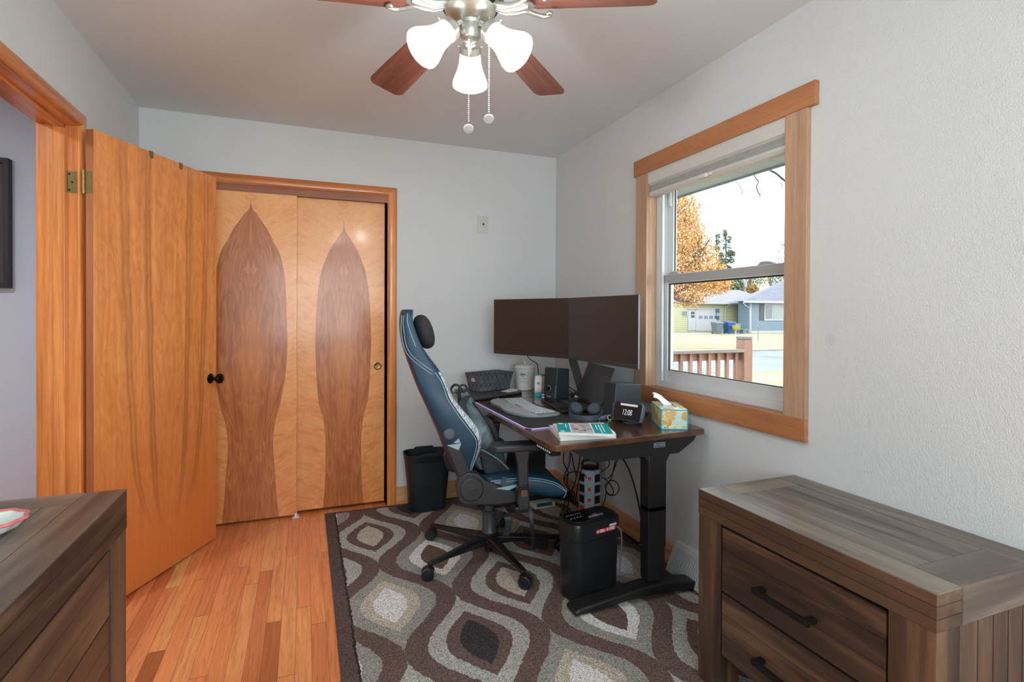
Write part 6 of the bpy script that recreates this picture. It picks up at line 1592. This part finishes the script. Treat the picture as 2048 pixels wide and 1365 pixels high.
# ------------------------------------------------------------------ trees
def leaf_mat(name, cols, rough=.8):
    t = NT(name); n = t.noise(t.tc(), 1.5, 3); w = t.white(t.mapv(t.pos(), (23, 23, 23)))
    oi = t.noise(t.pos(), 7, 2)
    c = t.ramp(oi, [(.3, cols[0]), (.5, cols[1]), (.68, cols[2])]); return t.done(c, rough, spec=.1)
def leaves(mb, blobs, n, size, seed, flat=.0):
    r = random.Random(seed); tot = sum(b_[3]*b_[3]*b_[4] for b_ in blobs)
    for (cx_, cy_, cz_, rx, rz, dens) in [(b_[0], b_[1], b_[2], b_[3], b_[4], b_[5] if len(b_) > 5 else 1) for b_ in blobs]:
        k = int(n*dens*(rx*rx*rz)/tot)
        for _ in range(k):
            while True:
                p = Vector((r.uniform(-1, 1), r.uniform(-1, 1), r.uniform(-1, 1)))
                if p.length < 1: break
            p = p*(.6+.4*r.random()) if r.random() < .3 else p
            c_ = Vector((cx_+p.x*rx, cy_+p.y*rx, cz_+p.z*rz)); s_ = size*r.uniform(.6, 1.3)
            q = Euler((r.uniform(0, 6.3), r.uniform(0, 6.3), r.uniform(0, 6.3))).to_matrix()
            vs = [mb.v(c_+q @ Vector(w_)*s_) for w_ in ((-.5, 0, 0), (0, -.35, .08), (.55, 0, 0), (0, .35, .08))]
            mb.face(vs)
def branchy(mb, p0, p1, r0, depth, seed, spread=.5):
    r = random.Random(seed)
    def rec(a, b_, rad, d):
        mid = (a+b_)/2+Vector((r.uniform(-1, 1), r.uniform(-1, 1), r.uniform(-1, 1)))*(b_-a).length*.08
        mb.tube([a, mid, b_], [rad, rad*.85, rad*.6], 5)
        if d <= 0: return
        L = (b_-a).length
        for _ in range(3 if d > 1 else 2):
            t_ = r.uniform(.4, 1.0); s_ = a+(b_-a)*t_
            dr_ = ((b_-a).normalized()+Vector((r.uniform(-1, 1), r.uniform(-1, 1), r.uniform(-.5, .8)))*spread).normalized()
            rec(s_, s_+dr_*L*r.uniform(.45, .7), rad*.55, d-1)
    rec(Vector(p0), Vector(p1), r0, depth)
M_bark = plain('bark', D(110, 100, 98), .9, bump=.4, scale=20); M_barkp = plain('pale_bark', D(176, 176, 170), .9)
# orange maple
YM = 19.0
mp = thing('maple_tree', 'orange and gold autumn maple filling the left of the window view', 'tree', (X(1340, 720, YM).x, YM, GZ))
tr0 = X(1318, 720, YM)
b = MB(); branchy(b, (tr0.x, YM, GZ), (tr0.x+.1, YM, 3.0), .22, 0, 1)
for k, (px, py) in enumerate(((1372, 430), (1400, 500), (1430, 560), (1365, 600), (1345, 380), (1300, 420))): branchy(b, (tr0.x+.05, YM, 1.6+.2*k), tuple(X(px, py, YM+(-1)**k)), .07, 2, 10+k, .55)
b.build('branches', M_bark, mp)
def blob(px, py, rpx, Y, dens=1, flat=1):
    p = X(px, py, Y); s_ = (X(px+10, py, Y)-p).length/10; return (p.x, p.y, p.z, rpx*s_, rpx*s_*flat, dens)
LB = [blob(1368, 420, 30, YM, .9, 1.2), blob(1375, 470, 34, YM+1, 1), blob(1385, 520, 42, YM, 1.2), blob(1410, 555, 40, YM-1, 1.3, .8), blob(1435, 565, 26, YM, 1.1, .8), blob(1365, 575, 34, YM+1, 1.3), blob(1330, 480, 60, YM, .9, 1.6), blob(1385, 595, 26, YM-1, 1, .7), blob(1360, 400, 18, YM, .8)]
b = MB(); leaves(b, LB, 24000, .12, 3); b.build('foliage', leaf_mat('maple_leaves', (C(172, 120, 72), C(184, 138, 86), C(192, 154, 108))), mp, smooth=False, recalc=False)
# conifers
def conifer(label, px, pt, pb, wpx, Y, seed, cols=(D(96, 132, 112), D(130, 162, 140), D(160, 186, 166)), n=2600, sz=.22):
    th = thing('conifer', label, 'tree', (X(px, pb, Y).x, Y, GZ)); top = X(px, pt, Y); bot = X(px, pb, Y); s_ = (X(px+10, pt, Y)-top).length/10
    b = MB(); b.tube([(bot.x, Y, GZ), (top.x, Y, top.z-.2)], [.2, .15, .05], 6); b.build('trunk', M_bark, th)
    r = random.Random(seed); b = MB(); H = top.z-bot.z
    layers = 9; bl_ = []
    for i in range(layers):
        f = i/layers
        for _ in range(3): a_ = r.uniform(0, 6.28); rad = wpx*s_*(.45+1.1*f)*r.uniform(.5, 1); bl_.append((top.x+math.cos(a_)*rad*.8, Y+math.sin(a_)*rad*.8, top.z-.3-f*H*.92, rad*.55, .32*H/layers*1.6, 1))
    leaves(b, bl_, n, sz, seed); b.build('foliage', leaf_mat('needles', cols), th, smooth=False, recalc=False)
conifer('tall blue green spruce just right of the maple', 1452, 462, 600, 17, 66, 21, n=5200, sz=.30); conifer('shorter blue green spruce touching the right edge of the maple', 1433, 468, 600, 14, 70, 22, n=4200, sz=.30)
conifer('spruce showing at the right edge of the window above the sash lock', 1574, 474, 600, 26, 58, 23, n=2600)
def bushy(label, px, py, rpx, Y, seed, cols, n=1600, sz=.3, bare=False):
    th = thing('background_tree', label, 'tree', (X(px, 640, Y).x, Y, GZ)); c_ = X(px, py, Y); b = MB(); branchy(b, (c_.x, Y, GZ), (c_.x, Y, c_.z-.3), .18, 0, seed)
    for k in range(5): branchy(b, (c_.x, Y, c_.z-2.5+.3*k), (c_.x+(k-2)*rpx*.02, Y, c_.z+1.0), .09, 3 if bare else 2, seed+k, .6)
    b.build('branches', M_barkp if bare else M_bark, th)
    if n: b = MB(); leaves(b, [blob(px, py, rpx, Y, 1, .7), blob(px-rpx*.6, py+6, rpx*.6, Y, 1, .7), blob(px+rpx*.6, py+5, rpx*.6, Y, 1, .7)], n, sz, seed); b.build('foliage', leaf_mat('tree_leaves', cols), th, smooth=False, recalc=False)
GR = (D(120, 146, 116), D(150, 172, 138), D(178, 194, 160)); PL = (D(170, 172, 140), D(196, 196, 168), D(214, 212, 190)); OY = (D(232, 176, 96), D(240, 196, 122), D(238, 208, 150))
bushy('round green tree behind the yellow house roof', 1452, 572, 26, 56, 31, GR, 4200, .42); bushy('thin pale tree rising behind the gap between the two roofs', 1500, 560, 24, 72, 32, PL, 900, .3, True)
bushy('small golden tree peeking between the two roofs', 1500, 580, 14, 68, 33, OY, 1600, .36); bushy('leafless pale tree behind the blue house roof', 1542, 556, 26, 74, 34, PL, 1200, .3, True)
# overhanging limb near the eave
ol = thing('overhanging_branches', 'bare dark twigs with a few last leaves hanging below the eave', 'branches', tuple(X(1500, 330, 9)))
M_twig = plain('dark_twig', D(60, 58, 68), .9)
YO = 9.0
def twig(pts, r): b = MB(); b.tube([X(px, py, YO) for px, py in pts], r, 6, smooth=4); return b.build('twig', M_twig, ol)
twig([(1520, 300), (1537, 337), (1549, 345), (1558, 352), (1572, 364)], .035); twig([(1506, 345), (1511, 356), (1517, 364), (1513, 373), (1516, 384), (1521, 392)], .020); twig([(1517, 364), (1526, 366), (1534, 372), (1540, 377)], .009)
twig([(1468, 358), (1474, 366), (1481, 374), (1484, 381), (1485, 390)], .013); twig([(1441, 368), (1437, 375), (1433, 384), (1430, 392)], .010); twig([(1563, 355), (1562, 366), (1566, 376)], .014); twig([(1545, 343), (1549, 352), (1556, 358)], .010)
twig([(1440, 300), (1443, 340), (1441, 368)], .02); twig([(1480, 300), (1470, 340), (1468, 358)], .02); twig([(1515, 300), (1508, 325), (1506, 345)], .03)
twig([(1521, 392), (1524, 400), (1522, 408)], .006); twig([(1480, 300), (1500, 296), (1515, 300), (1535, 296)], .05)
b = MB(); r = random.Random(9)
for px, py in [(1454, 370), (1475, 382), (1497, 370), (1503, 377), (1500, 384), (1528, 348), (1538, 346), (1537, 352), (1555, 345), (1560, 350), (1521, 408), (1515, 409), (1537, 394), (1545, 378), (1530, 424), (1526, 436), (1564, 417), (1525, 432), (1533, 427), (1488, 418), (1434, 405), (1423, 416), (1430, 414), (1514, 399), (1520, 371), (1552, 361), (1493, 371), (1508, 381), (1424, 384), (1413, 386), (1402, 382), (1446, 377), (1470, 376)]:
    c_ = X(px, py, YO+r.uniform(-.4, .4))
    for _ in range(2):
        q = Euler((r.uniform(0, 6), r.uniform(0, 6), r.uniform(0, 6))).to_matrix(); s_ = .035*r.uniform(.7, 1.3); o2 = Vector((r.uniform(-.03, .03), 0, r.uniform(-.03, .03)))
        b.face([b.v(c_+o2+q @ Vector(w_)*s_) for w_ in ((-.6, 0, 0), (0, -.35, .1), (.6, 0, 0), (0, .35, .1))])
b.build('last_leaves', plain('brown_leaf', D(150, 132, 128), .8), ol, smooth=False, recalc=False)
b = MB(); b.tube([(X(1535, 296, YO).x, YO, X(1535, 296, YO).z), (X(1640, 250, YO).x, YO+.5, 6.0), (X(1760, 300, YO).x, YO+1, 5.0), (X(1780, 500, YO).x, YO+1, 3.0), (X(1785, 700, YO).x, YO+1, GZ)], .12, 8, smooth=4); b.build('trunk', M_bark, ol)

# ------------------------------------------------------------------ sampling portals of the seen window and the two added ones (they add no light of their own)
for nm, loc, rot, sx, sy in (('portal_front', ((F0+F1)/2, ROOM_F-.14, (FZ0+FZ1)/2), (R_(90), 0, 0), F1-F0, FZ1-FZ0), ('portal_right', (.145, (WY0+WY1)/2, (WZ0+WZ1)/2), (R_(90), 0, R_(90)), WY1-WY0, WZ1-WZ0), ('portal_side', (.145, (G0+G1)/2, 1.47), (R_(90), 0, R_(90)), G1-G0, 1.15)):
    ld = bpy.data.lights.new(nm, 'AREA'); ld.shape = 'RECTANGLE'; ld.size = sx; ld.size_y = sy; ld.cycles.is_portal = True
    lo = bpy.data.objects.new(nm, ld); COL.objects.link(lo); lo.location = loc; lo.rotation_euler = rot
# fill light added outside the two made-up windows behind and beside the photographer
for nm, loc, rot, sx, sy, pw in (('fill_front', ((F0+F1)/2, ROOM_F-.16, (FZ0+FZ1)/2), (R_(90), 0, 0), F1-F0, FZ1-FZ0, FILL_F), ('fill_side', (.165, (G0+G1)/2, 1.47), (R_(90), 0, R_(90)), G1-G0, 1.15, FILL_S)):
    ld = bpy.data.lights.new(nm, 'AREA'); ld.shape = 'RECTANGLE'; ld.size = sx; ld.size_y = sy; ld.energy = pw; ld.color = (.86, .95, 1)
    lo = bpy.data.objects.new(nm, ld); COL.objects.link(lo); lo.location = loc; lo.rotation_euler = rot

# repeats of one kind carry one group
GROUPS = {'monitor': 'twin monitors over the desk', 'desktop_speaker': 'pair of desktop speakers', 'door_hook': 'hooks over the open door', 'wheelie_bin': 'wheelie bins across the street',
          'conifer': 'conifers behind the houses', 'background_tree': 'trees behind the roofs', 'desk_cable': 'cables hanging under the desk'}
for o in scene.objects:
    k = o.name.split('.')[0]
    if o.parent is None and k in GROUPS and 'label' in o: o['group'] = GROUPS[k]
